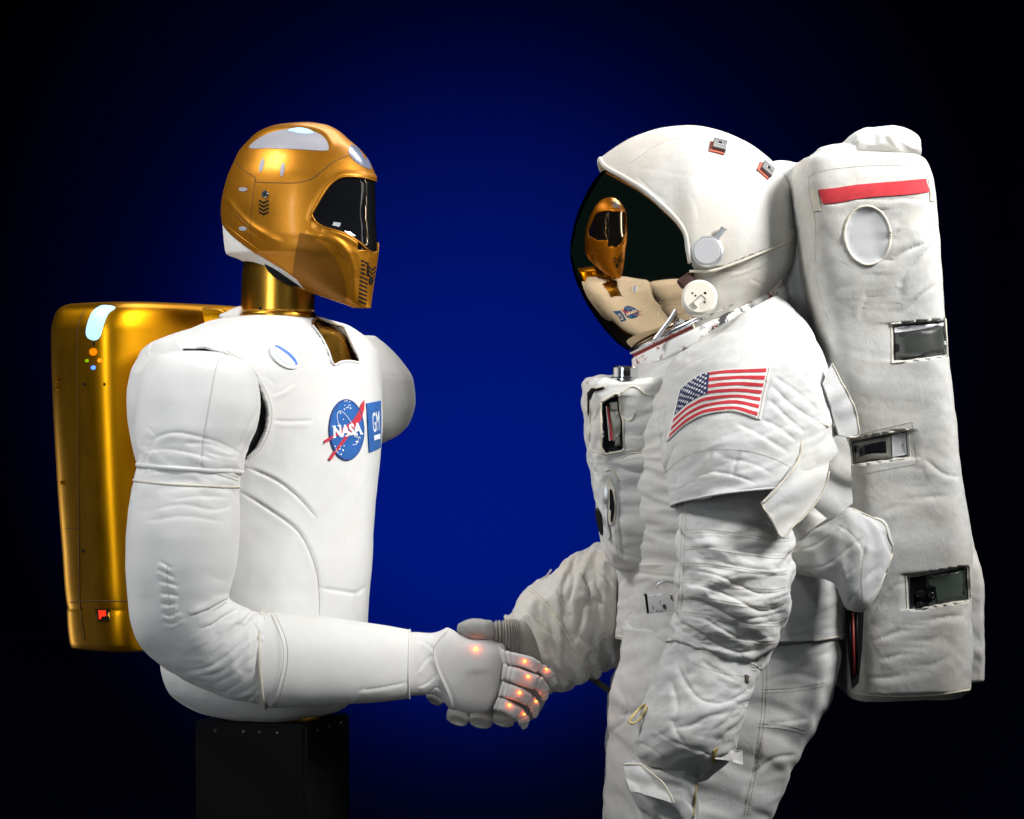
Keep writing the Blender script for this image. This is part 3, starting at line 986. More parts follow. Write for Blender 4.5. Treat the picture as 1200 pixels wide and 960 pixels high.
# ---- far shoulder
fs = loft([dict(L=(387, 396), R=(440, 394), y=0.25, r=1.2), dict(L=(387, 406), R=(455, 406), y=0.25, r=1.2), dict(L=(382, 420), R=(470, 422), y=0.25, r=1.2), dict(L=(380, 444), R=(484.5, 446), y=0.25, r=1.2),
           dict(L=(380, 468), R=(487, 470), y=0.25, r=1.2), dict(L=(382, 492), R=(480.5, 495), y=0.25, r=1.2), dict(L=(387, 508), R=(467, 510), y=0.25, r=1.2), dict(L=(387, 521), R=(445, 521), y=0.25, r=1.2)], 2, 100, 2.1, 0.003, 0.004)
fs.stroke([(445, 510), (462, 485), (480, 470)], 0.002, 3, 'crease'); fs.stroke([(445, 500), (460, 480), (470, 470)], 0.002, 2.5, 'crease')
fs.stroke([(446, 520), (470, 498), (484, 480)], 0.0015, 2, 'crease')
fs.stroke([(440, 440), (462, 441), (478, 440)], 0.0012, 1.5, 'groove')
fs.mesh('shoulder_sleeve', M['robot_skin'], robot)

# ---- near arm
UA = loft([
    dict(L=(200, 413.5), R=(262, 415), y=-0.25, r=1.0), dict(L=(182, 418), R=(281, 421), y=-0.255, r=0.95), dict(L=(169, 431), R=(297, 434), y=-0.26, r=0.9),
    dict(L=(162, 450), R=(303, 452), y=-0.265, r=0.88), dict(L=(159, 472), R=(305, 474), y=-0.27, r=0.88), dict(L=(158, 498), R=(300, 500), y=-0.275, r=0.9),
    dict(L=(160, 522), R=(289, 526), y=-0.28, r=0.94), dict(L=(162, 538), R=(285.5, 546), y=-0.285, r=0.97), dict(L=(161, 547), R=(282, 556), y=-0.285, r=0.97)], 1.5, 260, 2.08, round0=0.004)
UA.bumps(0.002, 9, 2, seed=2)
for q, a, w in (([(170, 520), (200, 508), (232, 512), (262, 522), (284, 534)], 0.003, 5), ([(165, 530), (195, 527), (225, 532), (255, 540)], 0.0022, 3.5), ([(215, 520), (245, 521), (275, 532)], 0.0025, 4),
                ([(240, 530), (262, 535), (284, 538)], 0.002, 3), ([(168, 548), (172, 535), (181, 525)], 0.003, 3), ([(285, 535), (294, 515), (305, 500)], 0.003, 4),
                ([(278, 530), (290, 505), (302, 480)], 0.002, 4), ([(287, 530), (297, 512), (306, 490)], 0.002, 2.5), ([(172, 500), (182, 512), (175, 525)], 0.002, 4)):
    UA.stroke(q, a, w, 'crease')
UA.stroke([(258, 418), (252, 440), (245, 480), (238, 520), (236, 548)], 0.0012, 1.6, 'groove', taper=False)
UA.cloth('A', 0.16, round_=1.4, mask=smooth01(np.linspace(0, 1, UA.m), 0.70, 0.95)[:, None])
ua = UA.mesh('shoulder_sleeve', M['robot_skin'], robot)
stitching('stitching', UA, [[(257, 420), (251, 440), (244, 480), (237.5, 520), (236, 546)]], M['thread'], ua, pitch=2.8, r=0.0005)

EL = loft([
    dict(L=(163, 540), R=(283, 549), y=-0.285, r=0.96), dict(L=(160, 552), R=(281, 562), y=-0.287, r=0.97), dict(L=(155, 572), R=(279.5, 578), y=-0.29), dict(L=(151, 598), R=(279.5, 600), y=-0.295),
    dict(L=(148.5, 630), R=(279.5, 630), y=-0.3), dict(L=(148.5, 660), R=(278, 655), y=-0.3), dict(L=(150, 690), R=(273, 678), y=-0.3), dict(L=(152.5, 722), R=(268, 694), y=-0.298),
    dict(L=(161, 750), R=(268, 702), y=-0.293), dict(L=(183, 774), R=(276, 708), y=-0.285), dict(L=(213, 794), R=(287, 713), y=-0.275), dict(L=(252, 813), R=(298, 718), y=-0.262),
    dict(L=(290, 824), R=(307, 719), y=-0.25), dict(L=(316, 828), R=(316, 720), y=-0.238)], 1.5, 260, 2.08)
EL.bumps(0.0018, 8, 2, seed=6)
inner = [(272, 690), (268, 704)]
for q, a, w in (([(268, 701), (255, 706), (240, 714), (222, 722)], 0.006, 3.2), ([(287, 712), (275, 715), (262, 722), (247, 731), (232, 736)], 0.0035, 4), ([(302, 718), (292, 728), (288, 735)], 0.003, 3),
                ([(296, 716), (288, 724), (282, 734)], 0.003, 2.6), ([(216, 789), (245, 782), (270, 766), (290, 748)], 0.005, 3.5), ([(229, 793), (255, 790), (278, 774), (300, 752), (312, 738)], 0.003, 3.5),
                ([(250, 803), (275, 790), (298, 768)], 0.0025, 3), ([(262, 812), (282, 800), (300, 782)], 0.0025, 3), ([(275, 818), (295, 806), (310, 790)], 0.002, 3), ([(290, 824), (300, 812), (315, 798)], 0.002, 2.5),
                ([(308, 745), (300, 735), (296, 728)], 0.002, 2.5), ([(318, 760), (306, 752), (300, 745)], 0.002, 3),
                ([(186, 658), (194, 662), (201, 667)], 0.003, 3), ([(183, 668), (194, 672), (205, 678)], 0.003, 3), ([(186, 682), (198, 684), (209, 688)], 0.0032, 3), ([(186, 696), (198, 697), (210, 699)], 0.003, 3),
                ([(188, 708), (198, 709), (207, 707)], 0.0028, 2.8), ([(190, 719), (200, 722), (212, 716)], 0.003, 2.6), ([(192, 729), (202, 732), (216, 724)], 0.002, 2.6),
                ([(175, 600), (210, 592), (250, 598), (275, 592)], 0.0016, 5), ([(170, 612), (215, 606), (262, 612)], 0.0014, 5), ([(200, 586), (235, 582), (270, 584)], 0.0014, 4),
                ([(164, 556), (200, 552), (245, 556), (280, 566)], 0.002, 3), ([(210, 570), (250, 572), (278, 578)], 0.0014, 4)):
    EL.stroke(q, a, w, 'crease')
EL.stroke([(172, 600), (166, 640), (170, 700)], 0.0025, 12, 'ridge')
EL.stroke([(258, 680), (235, 740), (250, 765)], 0.005, 18, 'ridge')
ue_ = np.linspace(0, 1, EL.m)
EL.cloth('A', 0.12, round_=1.5, u0=0.3, mask=(np.exp(-(ue_/0.16)**2) + 0.9*smooth01(ue_, 0.55, 0.75))[:, None])
el = EL.mesh('elbow_sleeve', M['robot_skin'], robot)
V, F = tube_geo(UA.G[-3][list(range(0, UA.n, 4)) + [0]], 0.0038, 8); link('seam_band', V, F, M['robot_skin'], el)
V, F = tube_geo(EL.G[14][list(range(0, EL.n, 4)) + [0]], 0.0022, 8); link('seam_band', V, F, M['trim'], el)
stitching('stitching', EL, [[(233, 547), (256, 552), (280, 560)], [(233, 551), (256, 556), (280, 564)], [(309, 724), (318, 745), (321, 772), (316, 800), (311, 823)], [(196, 664), (197, 690), (201, 728)], [(250, 716), (266, 705)]], M['thread'], el, pitch=2.8, r=0.0006)

FA = loft([
    dict(L=(312, 829), R=(306, 718), y=-0.243, r=0.98), dict(L=(322, 829), R=(318, 718), y=-0.237, r=0.98), dict(L=(345, 828), R=(343, 719.5), y=-0.222), dict(L=(380, 826), R=(380, 723), y=-0.195), dict(L=(415, 824.5), R=(413, 728), y=-0.165),
    dict(L=(445, 822.5), R=(443, 732), y=-0.135), dict(L=(470, 820), R=(469, 736.5), y=-0.105), dict(L=(480, 818.5), R=(480, 738.5), y=-0.093)], 1.5, 240, 2.1)
FA.bumps(0.0014, 7, 2, seed=8)
FA.stroke([(322, 724), (329, 750), (329, 785), (319, 826)], 0.002, 3, 'ridge', taper=False)
FA.stroke([(420, 810), (450, 806), (478, 800)], 0.002, 4, 'crease'); FA.stroke([(410, 822), (425, 805)], 0.002, 3, 'crease')
fa = FA.mesh('forearm_sleeve', M['robot_skin'], robot, cap1=True, solid=0.003)
V, F = tube_geo(FA.G[0][list(range(0, FA.n, 4)) + [0]], 0.0028, 8); link('seam_band', V, F, M['trim'], fa)
stitching('stitching', FA, [[(318, 721), (330, 750), (332, 775), (326, 805), (321, 826)], [(323, 721), (335, 750), (337, 775), (331, 805), (326, 826)]], M['thread'], fa, pitch=2.8, r=0.0006)
V, F = tube_geo(FA.G[-1][list(range(0, FA.n, 4)) + [0]], 0.0016, 8); link('cuff_hem', V, F, M['robot_skin'], fa)

# ---- hand
HB = loft([dict(L=(474, 815), R=(472, 741), y=-0.09, r=0.9), dict(L=(490, 815), R=(486, 741), y=-0.075, r=0.85), dict(L=(506, 813), R=(505, 742), y=-0.062, r=0.72), dict(L=(514, 817), R=(523, 737), y=-0.055, r=0.6), dict(L=(527, 829), R=(538, 742), y=-0.05, r=0.5),
           dict(L=(548, 835), R=(560, 748), y=-0.045, r=0.46), dict(L=(566, 834.5), R=(576, 750.5), y=-0.042, r=0.45), dict(L=(578, 826), R=(589, 756), y=-0.038, r=0.42), dict(L=(583, 818), R=(594, 762), y=-0.032, r=0.36)], 1.2, 200, 2.5, round1=0.006)
HB.stroke([(524, 738), (510, 755), (508, 770), (514, 790), (524, 812), (530, 832)], 0.003, 3.5, 'ridge', taper=False)
HB.stroke([(526, 739), (513, 756), (511, 770), (518, 790), (528, 812), (534, 832)], 0.0016, 2.0, 'groove', taper=False)
HB.stroke([(588, 756), (589, 775), (586, 800), (576, 818), (571, 832)], 0.0035, 4, 'ridge', taper=False)
for q in ([(488, 790), (498, 775), (508, 768)], [(490, 806), (502, 800), (512, 790)], [(492, 750), (502, 756), (509, 764)], [(503, 812), (512, 806), (520, 812)]): HB.stroke(q, 0.003, 3, 'crease')
HB.stroke([(540, 800), (556, 808), (575, 806)], 0.002, 16, 'groove'); HB.stroke([(552, 750), (560, 770), (562, 790)], 0.003, 14, 'ridge')
hand = HB.mesh('hand', M['robot_skin'], robot)
stitching('stitching', HB, [[(524, 740), (510, 756), (508, 771), (514, 790), (524, 812), (530, 830)], [(587, 757), (588, 775), (585, 800), (575, 818)]], M['thread'], hand, pitch=2.2, r=0.0005)

def finger(st, led, name='finger', parent=None, m_=None, step=1.0):
    """st: L (lower edge), R (upper edge), depth"""
    f = loft([dict(L=a, R=b, y=y, r=r) for a, b, y, r in st], step, 64, 3.6, round0=0.002, round1=0.006)
    f.bumps(0.0005, 60, 2)
    u = np.linspace(0, 1, f.m)[:, None]
    g = sum(k * np.exp(-((u - c) / 0.022)**2) for c, k in ((0.13, 1.0), (0.20, 0.5), (0.60, 1.0), (0.68, 0.7), (0.84, 0.8)))
    f.displace(-0.0023 * g * np.ones((1, f.n)))
    return f
FING = [
  [((590, 779), (586, 759), -0.050, .9), ((600, 779.5), (598, 763.5), -0.056, 1.0), ((607, 780), (609, 766.5), -0.057, 1.0), ((620, 784.5), (624, 770.5), -0.056, 1.0), ((627.5, 788), (632.5, 775.5), -0.053, 1.0), ((630, 788), (636, 777.5), -0.05, .92), ((634, 791), (643, 782), -0.044, 1.0), ((638.5, 797), (650, 790), -0.036, 1.0), ((643, 804), (653, 799), -0.026, 1.0)],
  [((588, 797), (591, 777), -0.056, .9), ((597, 798), (601, 781), -0.064, 1.0), ((604, 801), (608, 783.5), -0.066, 1.0), ((618, 806), (623, 789), -0.065, 1.0), ((628, 809), (636, 794), -0.061, 1.0), ((630, 811), (640, 800), -0.056, .92), ((632.5, 815), (644, 807), -0.05, 1.0), ((636, 820), (643, 815.5), -0.042, 1.0)],
  [((584, 816), (590, 797), -0.058, .9), ((593, 818), (597, 801), -0.066, 1.0), ((606, 822), (611, 806), -0.068, 1.0), ((617, 827), (624, 814.5), -0.064, 1.0), ((620, 829.5), (628.5, 819), -0.059, .92), ((622, 834), (632.5, 827), -0.052, 1.0), ((625, 840), (631, 836), -0.044, 1.0)],
  [((578, 832), (585, 815), -0.056, .9), ((588, 834.5), (593, 818.5), -0.064, 1.0), ((598, 839.5), (604, 825), -0.065, 1.0), ((603, 843), (614.5, 832), -0.061, 1.0), ((605.5, 846), (618, 837), -0.056, .92), ((608, 850), (621, 844), -0.05, 1.0), ((611, 853), (618.5, 850), -0.043, 1.0)]]
LEDP = [[(615, 775), (640, 784)], [(619, 793)], [(609, 812), (628, 822)], [(597, 826.5), (614, 837)]]
M['finger_pad'] = mat('grey_finger_cloth', (0.42, 0.41, 0.39), 0.6)
for st, led in zip(FING, LEDP):
    f = finger(st, led)
    fo = f.mesh('finger', M['robot_skin'], hand)
    cc = [((np.array(a) + np.array(b)) / 2) for a, b, _, _ in st]
def glow(surf, x, y, r, parent, power):
    core_ = patch('indicator_light', surf, ell(x, y, r*0.62, r*0.55, 16), M['led_core'], parent, off=0.0004, thick=0.0005, res=2)
    h, n = surf.hit(x, y)
    l = bpy.data.lights.new('indicator_glow', 'POINT'); l.energy = power; l.color = (1, 0.11, 0.01); l.shadow_soft_size = 0.002
    o = bpy.data.objects.new('indicator_glow', l); C.objects.link(o); o.location = tuple(h + n*0.0045)
for st, led in zip(FING, LEDP):
    f = finger(st, led)
    for k, (x, y) in enumerate(led): glow(f, x, y, 2.4 if k == 0 else 1.7, hand, 0.004)
glow(HB, 557.5, 760.5, 3.4, hand, 0.008)
for st in FING:   # cloth seam bands round the middle joints
    f = finger(st, None)
    k = int(f.m * 0.62)
    V, F = tube_geo(f.G[k][list(range(0, f.n, 2)) + [0]], 0.0008, 6); link('knuckle_seam', V, F, M['thread_white'], hand)

# ---- head
hb = math.radians(27)
HA = (math.sin(hb), math.cos(hb), 0.0); HF = (math.cos(hb), -math.sin(hb), 0.0)
HROWS = [(144.6, 346, 372, .8), (147.5, 324, 385, .8), (154, 306, 398, .8), (164, 293.5, 410, .8), (177, 281.5, 425, .8), (193, 274, 437, .8), (209, 267.5, 443.5, .8), (226, 263, 445, .8),
         (246, 260.5, 445.5, .8), (262, 261.5, 445.5, .8), (275, 262.5, 446.5, .8), (286, 263.5, 447, .78), (297.5, 266, 446.5, .76), (304, 280, 445.5, .76), (313, 296, 444, .78), (325, 320, 442, .82), (338, 352, 439.5, .9), (349, 380, 437.5, 1.0), (357, 404, 436, 1.1), (361, 414, 435.5, 1.1)]
H = loft_axes([(a, b, c, q, 0.02 - 0.51 * ((b + c) / 2 - 354) * S) for a, b, c, q in HROWS], HA, HF, step=1.0, ring=440, power=2.25, round0=0.0)
rc = H.G.mean(1, keepdims=True)
f_ = ((H.G - rc) * np.array(HF)).sum(-1); fm = np.abs(f_).max(1, keepdims=True); fr = f_ / fm
lat = ((H.G - rc) * np.array(HA)).sum(-1)
k_ = -0.22 * np.clip(fr, 0, 1)**1.5 + 0.05 * np.clip(-fr, 0, 1)
H.G = H.G + (lat * k_)[..., None] * np.array(HA)
CROWN = [((215, 182), (250, 145), (310, 118), (380, 107), (440, 110), (490, 125), (520, 150), (530, 185), (515, 195), (420, 190), (300, 183))]
z1 = lambda q: [(230 + x/3.427, 120 + y/3.427) for x, y in q]
crown = z1([(215, 184), (250, 147), (310, 119), (380, 107), (440, 110), (490, 125), (520, 150), (532, 183), (515, 195), (420, 190), (300, 185)])
brow = z1([(612, 195), (622, 172), (660, 190), (690, 230), (700, 268), (670, 258), (640, 240), (618, 215)])
VIS = [(365.7, 252.8), (370, 242.6), (384.7, 219), (399, 208), (416.7, 207), (430, 209), (442.5, 212.5), (452, 214), (452, 292), (441, 293.5), (434, 295), (419.7, 283), (402, 273), (376, 264.5)]
H.stroke(z1([(195, 185), (240, 140), (310, 108), (385, 97), (450, 100), (505, 120), (535, 150), (545, 185)]), 0.0035, 4.5, 'ridge')
H.stroke(z1([(465, 460), (480, 415), (530, 335), (580, 296), (640, 293), (725, 305)]), 0.003, 4, 'ridge', taper=False)
H.stroke(z1([(470, 480), (500, 503), (590, 533), (655, 572), (690, 600)]), 0.003, 4, 'ridge')
H.stroke(z1([(105, 370), (150, 430), (210, 490), (280, 535), (345, 565)]), 0.003, 4, 'ridge')
H.stroke(z1([(108, 385), (150, 445), (210, 505), (275, 548)]), 0.002, 3, 'groove')
H.stroke(z1([(440, 525), (540, 545), (600, 600), (628, 680), (633, 815)]), 0.003, 4, 'ridge')
H.stroke(z1([(500, 520), (600, 575), (650, 640), (665, 700)]), 0.004, 12, 'ridge')
px = to_px(H.G); N = H.normals(); facing = (N * (CAMP - H.G)).sum(-1) > 0
vm = in_poly(px, catmull(VIS, 6, True)) & facing
def mirror_mask(m_): return m_[:, (H.n // 2 - np.arange(H.n)) % H.n]
far_m = mirror_mask(vm)
for k in range(1, 26): far_m = far_m | np.roll(mirror_mask(vm), k, 1) | np.roll(mirror_mask(vm), -k, 1)
far_m &= ~facing | (px[..., 0] > 441.5)
vm = vm | (far_m & (px[..., 1] < 284)) | mirror_mask(vm)
z = H.G[..., 2]; ff = ((H.G - P(354, 250, 0.02)) * np.array(HF)).sum(-1)
# white neck guard: below a plane that falls towards the chin
p0 = P(262, 262, 0.02); p1 = P(345, 325, -0.06)
f0 = ((p0 - P(354, 250, 0.02)) * np.array(HF)).sum(); f1 = ((p1 - P(354, 250, 0.02)) * np.array(HF)).sum()
zl = p0[2] + (ff - f0) / (f1 - f0) * (p1[2] - p0[2])
guard = (z < zl + 0.0) & (ff < f1)
head = H.mesh('helmet', M['gold'], robot, cap0=True, keep=~vm & ~guard, solid=0.003)
GD = Surf(H.G.copy()); GD.displace(-0.0012 * np.ones(H.G.shape[:2]))
gd2 = np.roll(guard, 2, 0) | guard | np.roll(guard, -2, 0)
GD.mesh('neck_guard', M['robot_skin'], head, keep=guard | np.roll(guard, -3, 0), solid=0.003)
VS = Surf(H.G.copy()); VS.displace(-0.0025 * np.ones(H.G.shape[:2]))
vg = vm.copy()
for _ in range(3): vg |= np.roll(vg, 1, 0) | np.roll(vg, -1, 0) | np.roll(vg, 1, 1) | np.roll(vg, -1, 1)
VS.mesh('visor', M['robot_visor'], head, keep=vg)
LN = Surf(H.G.copy()); LN.displace(-0.008 * np.ones(H.G.shape[:2]))
LN.mesh('lining', M['black'], head, keep=(z > zl - 0.006) & ~vg)
def mirror_pts(pts):
    c = P(354, 250, 0.02); A = np.array(HA)
    pts = np.array(pts); l_ = ((pts - c) * A).sum(-1)
    return pts - 2 * l_[:, None] * A
rl = [tuple(p) for p in catmull(VIS, 6, True)]
keep_ = [p[0] < 443.5 and not (p[0] > 436 and p[1] > 270) for p in rl]
s0 = next(k for k in range(len(rl)) if keep_[k] and not keep_[k - 1])
rl = [rl[(s0 + k) % len(rl)] for k in range(len(rl)) if keep_[(s0 + k) % len(rl)]]
rim = on(H, rl, 1.5, 0.0, smooth=False)
tube('visor_rim', rim, 0.0016, M['gold'], head)
edge_g = [p for p in [(262.5, 262.5), (277, 274), (303, 293.5), (322, 308), (342, 323)]]
piping('guard_edge', H, edge_g, 0.0012, M['gold'], head, off=-0.0005)
patch('crown_window', H, crown, M['window_white'], head, off=0.0, thick=0.0008, res=3, smooth=True)
patch('crown_window', H, brow, M['window_blue'], head, off=0.0, thick=0.0008, res=3, smooth=True)
patch('crown_lamp', H, z1([(370, 112), (410, 104), (450, 110), (470, 124), (430, 126), (395, 120)]), M['led_cyan'], head, off=0.001, thick=0.0006, res=2, smooth=True)
dark_seam = mat('dark_brown_seam', (0.07, 0.03, 0.006), 0.6)
piping('panel_seam', H, z1([(155, 235), (185, 270), (238, 304), (240, 320), (320, 323), (400, 323), (460, 308), (510, 272), (555, 237), (612, 212)]), 0.0007, dark_seam, head, off=0.0, step=1.2)
piping('panel_seam', H, z1([(238, 306), (228, 380), (220, 460), (218, 520), (222, 555)]), 0.0005, dark_seam, head, off=0.0, step=1.2)
for x, y, a, b, r_ in ((306.7, 194, 2.4, 8.2, 0.25), (331, 199, 2.4, 8.2, 0.15), (285, 222, 5.2, 2.4, 0.0), (284.8, 268, 4.6, 2.6, 0.1)):
    patch('marker_inlay', H, ell(x, y, a, b, 20, r_), M['window_white'], head, off=0.0, thick=0.0008, res=2)
h, n = H.hit(311, 227.7)
V, F = disc_solid(h, n, 0.0066, 0.003, 24, 0.3); sc = link('screw', V, F, M['metal'], head, sharp=40)
V, F = disc_solid(h + n*0.003, n, 0.0026, 0.0005, 6); link('screw_socket', V, F, M['black'], head)
for k in range(4):
    y = 235.2 + 4.5*k
    patch('ear_vent', H, [(303.5, y-1.4), (308.8, y+1.6), (315, y-1.2), (315, y+0.9), (308.8, y+3.9), (303.5, y+0.7)], M['black'], head, off=0.0002, thick=0.0004, res=2)
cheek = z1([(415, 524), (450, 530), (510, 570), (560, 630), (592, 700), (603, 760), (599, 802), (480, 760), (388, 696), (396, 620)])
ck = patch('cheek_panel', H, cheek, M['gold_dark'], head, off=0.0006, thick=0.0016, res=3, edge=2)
z5 = lambda x, y: (260 + x/5, 280 + y/5)
vents = []
for k in range(11):
    y = 122 + 23.5*k; x = 822 - 1.5*k
    if k in (1, 2, 3):
        vents.append([z5(x-4, y), z5(x+20, y+8), z5(x+20, y+19), z5(x-4, y+11)])
        vents.append([z5(x+28, y+12), z5(x+44, y+20), z5(x+44, y+31), z5(x+28, y+23)])
    else: vents.append([z5(x-6, y), z5(x+38, y+20), z5(x+38, y+32), z5(x-6, y+12)])
for k in range(3):
    y = 140 + 24*k; vents.append([z5(848, y), z5(880, y+38), z5(900, y+20), z5(902, y+31), z5(880, y+50), z5(848, y+12)])
for k in range(8):
    y = 205 + 22*k; vents.append([z5(893-2*k, y+8), z5(906-2.5*k, y-6), z5(906-2.5*k, y+5), z5(893-2*k, y+19)])
patches('chin_vents', H, vents, M['black'], head, off=0.0002, thick=0.0004, res=2, kind='stuff')
patch('chin_port', H, ell(434.5, 329.5, 2.6, 4.6, 20), M['black'], head, off=0.0004, thick=0.0004, res=2)

NK = loft([dict(L=(290, 268), R=(362, 268), y=0.02), dict(L=(286.5, 296), R=(366, 296), y=0.02), dict(L=(283.5, 330), R=(368.5, 330), y=0.02), dict(L=(282.5, 364.5), R=(368.8, 364.5), y=0.02), dict(L=(283.5, 365.2), R=(368, 365.2), y=0.02), dict(L=(283.5, 366.4), R=(368, 366.4), y=0.02), dict(L=(281, 367.2), R=(370, 367.2), y=0.02), dict(L=(280.5, 373), R=(371, 373), y=0.02), dict(L=(280.5, 392), R=(371, 392), y=0.02)], 1, 160)
nk = NK.mesh('neck', M['gold_brushed'], robot)
for x, y in ((305, 361.5), (303.5, 380)): patch('screw', NK, ell(x, y, 1.7, 1.7, 12), M['black'], nk, off=0.0, thick=0.0006, res=2)
patch('throat_shade', NK, [(308, 297), (311, 310), (319, 323), (334, 332), (350, 336), (367, 336), (367, 296), (340, 285), (312, 285)], M['black'], nk, off=0.001, thick=0.004, res=4, smooth=True)  # shadow under the chin, laid on the neck as a black sheet

# ---- backpack
BP = loft_axes([(361, 78.0, 310, 2.4, 0.14), (366, 70.0, 318, 2.4, 0.14), (375, 65.5, 323, 2.4, 0.14), (390, 62.5, 326, 2.4, 0.14), (420, 62.5, 327, 2.4, 0.14), (560, 69.0, 327, 2.4, 0.14), (640, 75.0, 327, 2.4, 0.14), (703, 80.5, 327, 2.4, 0.14), (706, 81.5, 327, 2.4, 0.14), (709, 80.5, 327, 2.4, 0.14), (745, 83.5, 325, 2.4, 0.14), (752, 86.0, 322, 2.4, 0.14)],
               AX, BX, step=2, ring=320, power=4.2, round0=0.008, round1=0.006)
bp = BP.mesh('backpack', M['gold_metal'], robot)
lampw = [(135, 361), (126, 358.5), (117, 359.5), (107.5, 367.6), (101.5, 385), (102.5, 395), (110, 399), (117, 395), (121.6, 380.6), (127, 368)]
patch('status_window', BP, lampw, M['led_cyan'], bp, off=0.0, thick=0.0012, res=3, smooth=True)
for x, y, r_, m_ in ((109.5, 412.5, 4.4, 'led_amber'), (102, 422.8, 1.9, 'led_green'), (117, 422.5, 2.4, 'led_orange'), (109.5, 431, 2.5, 'led_blue')):
    patch('indicator_light', BP, ell(x, y, r_, r_, 18), M[m_], bp, off=0.0, thick=0.0012, res=2)
for x, y in ((110, 403), (99, 450.5), (122.5, 450.5), (97.5, 646)):
    patch('bolt_hole', BP, ell(x, y, 1.6, 1.9, 12), M['black'], bp, off=0.0, thick=0.0005, res=2)
piping('panel_seam', BP, [(99, 364), (92.5, 378), (90.5, 400), (91, 500), (92, 600), (93.5, 706), (99, 750)], 0.0007, dark_seam, bp, step=2, off=0.0)
piping('panel_seam', BP, [(76, 619), (84, 619), (92, 619.5)], 0.0007, dark_seam, bp, step=1.5)
piping('panel_seam', BP, [(82, 706), (105, 704.5), (130, 704.5), (152, 705)], 0.0009, dark_seam, bp, step=2)
patch('port_frame', BP, [(112, 713), (129, 712), (130, 728), (113.5, 729)], M['gold_brushed'], bp, off=0.0, thick=0.002, res=3)
patch('port_recess', BP, [(114.5, 715), (127, 714), (128, 726), (116, 727)], M['black'], bp, off=0.0021, thick=0.0004, res=3)
patch('port_light', BP, [(116.5, 716), (125, 715), (125.5, 722), (120, 722.5), (119.5, 725.5), (117.5, 725.5)], M['led_red'], bp, off=0.0026, thick=0.0005, res=3)
for (x, y) in ((66, 446), (66, 455), (71.5, 566)):
    h, n = BP.hit(x + 2, y)
    if h is not None:
        V, F = box_geo(h, [HF, n, (0, 0, 1)], [0.003, 0.0016, 0.003], 0.3); link('hinge', V, F, M['gold_metal'], bp)
# shoulder bar running from the pack over the back
BR = loft([dict(L=(150, 400), R=(152, 359), y=0.1, r=1.0), dict(L=(185, 398), R=(186, 358), y=0.1), dict(L=(200, 396), R=(201, 358.5), y=0.1), dict(L=(203, 396), R=(204, 360), y=0.1), dict(L=(240, 395), R=(240, 360), y=0.1), dict(L=(262, 395), R=(258, 361), y=0.1), dict(L=(275, 395), R=(268, 367), y=0.1)], 2, 80, 3, 0.003, 0.004)
BR.mesh('shoulder_bar', M['gold_metal'], bp)
# ------------------------------------------------------------------ astronaut
person = thing('person', 'astronaut in white spacesuit with gold mirrored visor, shaking the robot\'s hand', 'person', (P(840, 0, 0.06)[0], 0.06, 0.0))
YA = 0.06
SU = M['suit']

def cloth_mesh(surf, name, mat_, parent, **kw): return surf.mesh(name, mat_, parent, **kw)

STROKE = 0.6
# ---- upper body
BT = loft([dict(L=(790, 385), R=(905, 350), y=YA, r=1.2), dict(L=(756, 410), R=(930, 372), y=YA, r=1.1), dict(L=(742, 432), R=(950, 408), y=YA, r=1.1), dict(L=(728, 460), R=(968, 446), y=YA, r=1.15), dict(L=(718, 500), R=(980, 492), y=YA, r=1.2),
           dict(L=(715, 560), R=(988, 556), y=YA, r=1.2), dict(L=(718, 620), R=(990, 620), y=YA, r=1.15), dict(L=(722, 660), R=(990, 660), y=YA, r=1.12)], 1.7, 360, 2.3)
BT.bumps(0.005, 6, 2, seed=2)
BT.cloth('C', 0.30, round_=1.5)
for q, a, w in (([(940, 330), (925, 360), (900, 385)], 0.006, 5), ([(930, 345), (950, 375), (955, 410)], 0.006, 6), ([(880, 370), (910, 400), (945, 430)], 0.004, 6)): BT.stroke(q, a, w, 'crease')
torso2 = BT.mesh('suit_torso', SU, person, cap0=True)

# ---- waist
WB = loft([dict(L=(719, 655), R=(990, 650), y=YA, r=1.1), dict(L=(722, 662), R=(992, 658), y=YA, r=1.12), dict(L=(722.5, 690), R=(993, 690), y=YA, r=1.1), dict(L=(722.5, 720), R=(994, 722), y=YA, r=1.08), dict(L=(722, 748), R=(995, 746), y=YA, r=1.08, vz=-0.05)], 1.6, 360, 2.3)
WB.bumps(0.005, 8, 3, seed=12); WB.cloth('C', 0.10, round_=2, u0=.2)
WB.stroke([(722, 664), (750, 672), (780, 676), (800, 676)], 0.005, 4, 'crease', taper=False)
WB.stroke([(742, 715), (735, 728), (745, 740)], 0.003, 3, 'crease'); WB.stroke([(730, 700), (742, 712), (744, 735)], 0.002, 3, 'crease')
wb = WB.mesh('waist_cover', SU, person, solid=0.006)
WL = to_px(WB.G)[-1]
piping('hem', WB, [(723, 745), (745, 752), (770, 757), (790, 758)], 0.0016, M['trim'], wb, off=0.001)
piping('hem', WB, [(890, 758), (920, 756), (960, 750), (993, 744)], 0.0018, M['trim'], wb, off=0.001)
stitching('stitching', WB, [[(723, 742), (745, 748), (770, 753), (790, 754)], [(890, 752), (920, 750), (960, 744), (990, 738)], [(925, 706), (955, 700), (990, 692)]], M['thread_white'], wb, r=0.0004)

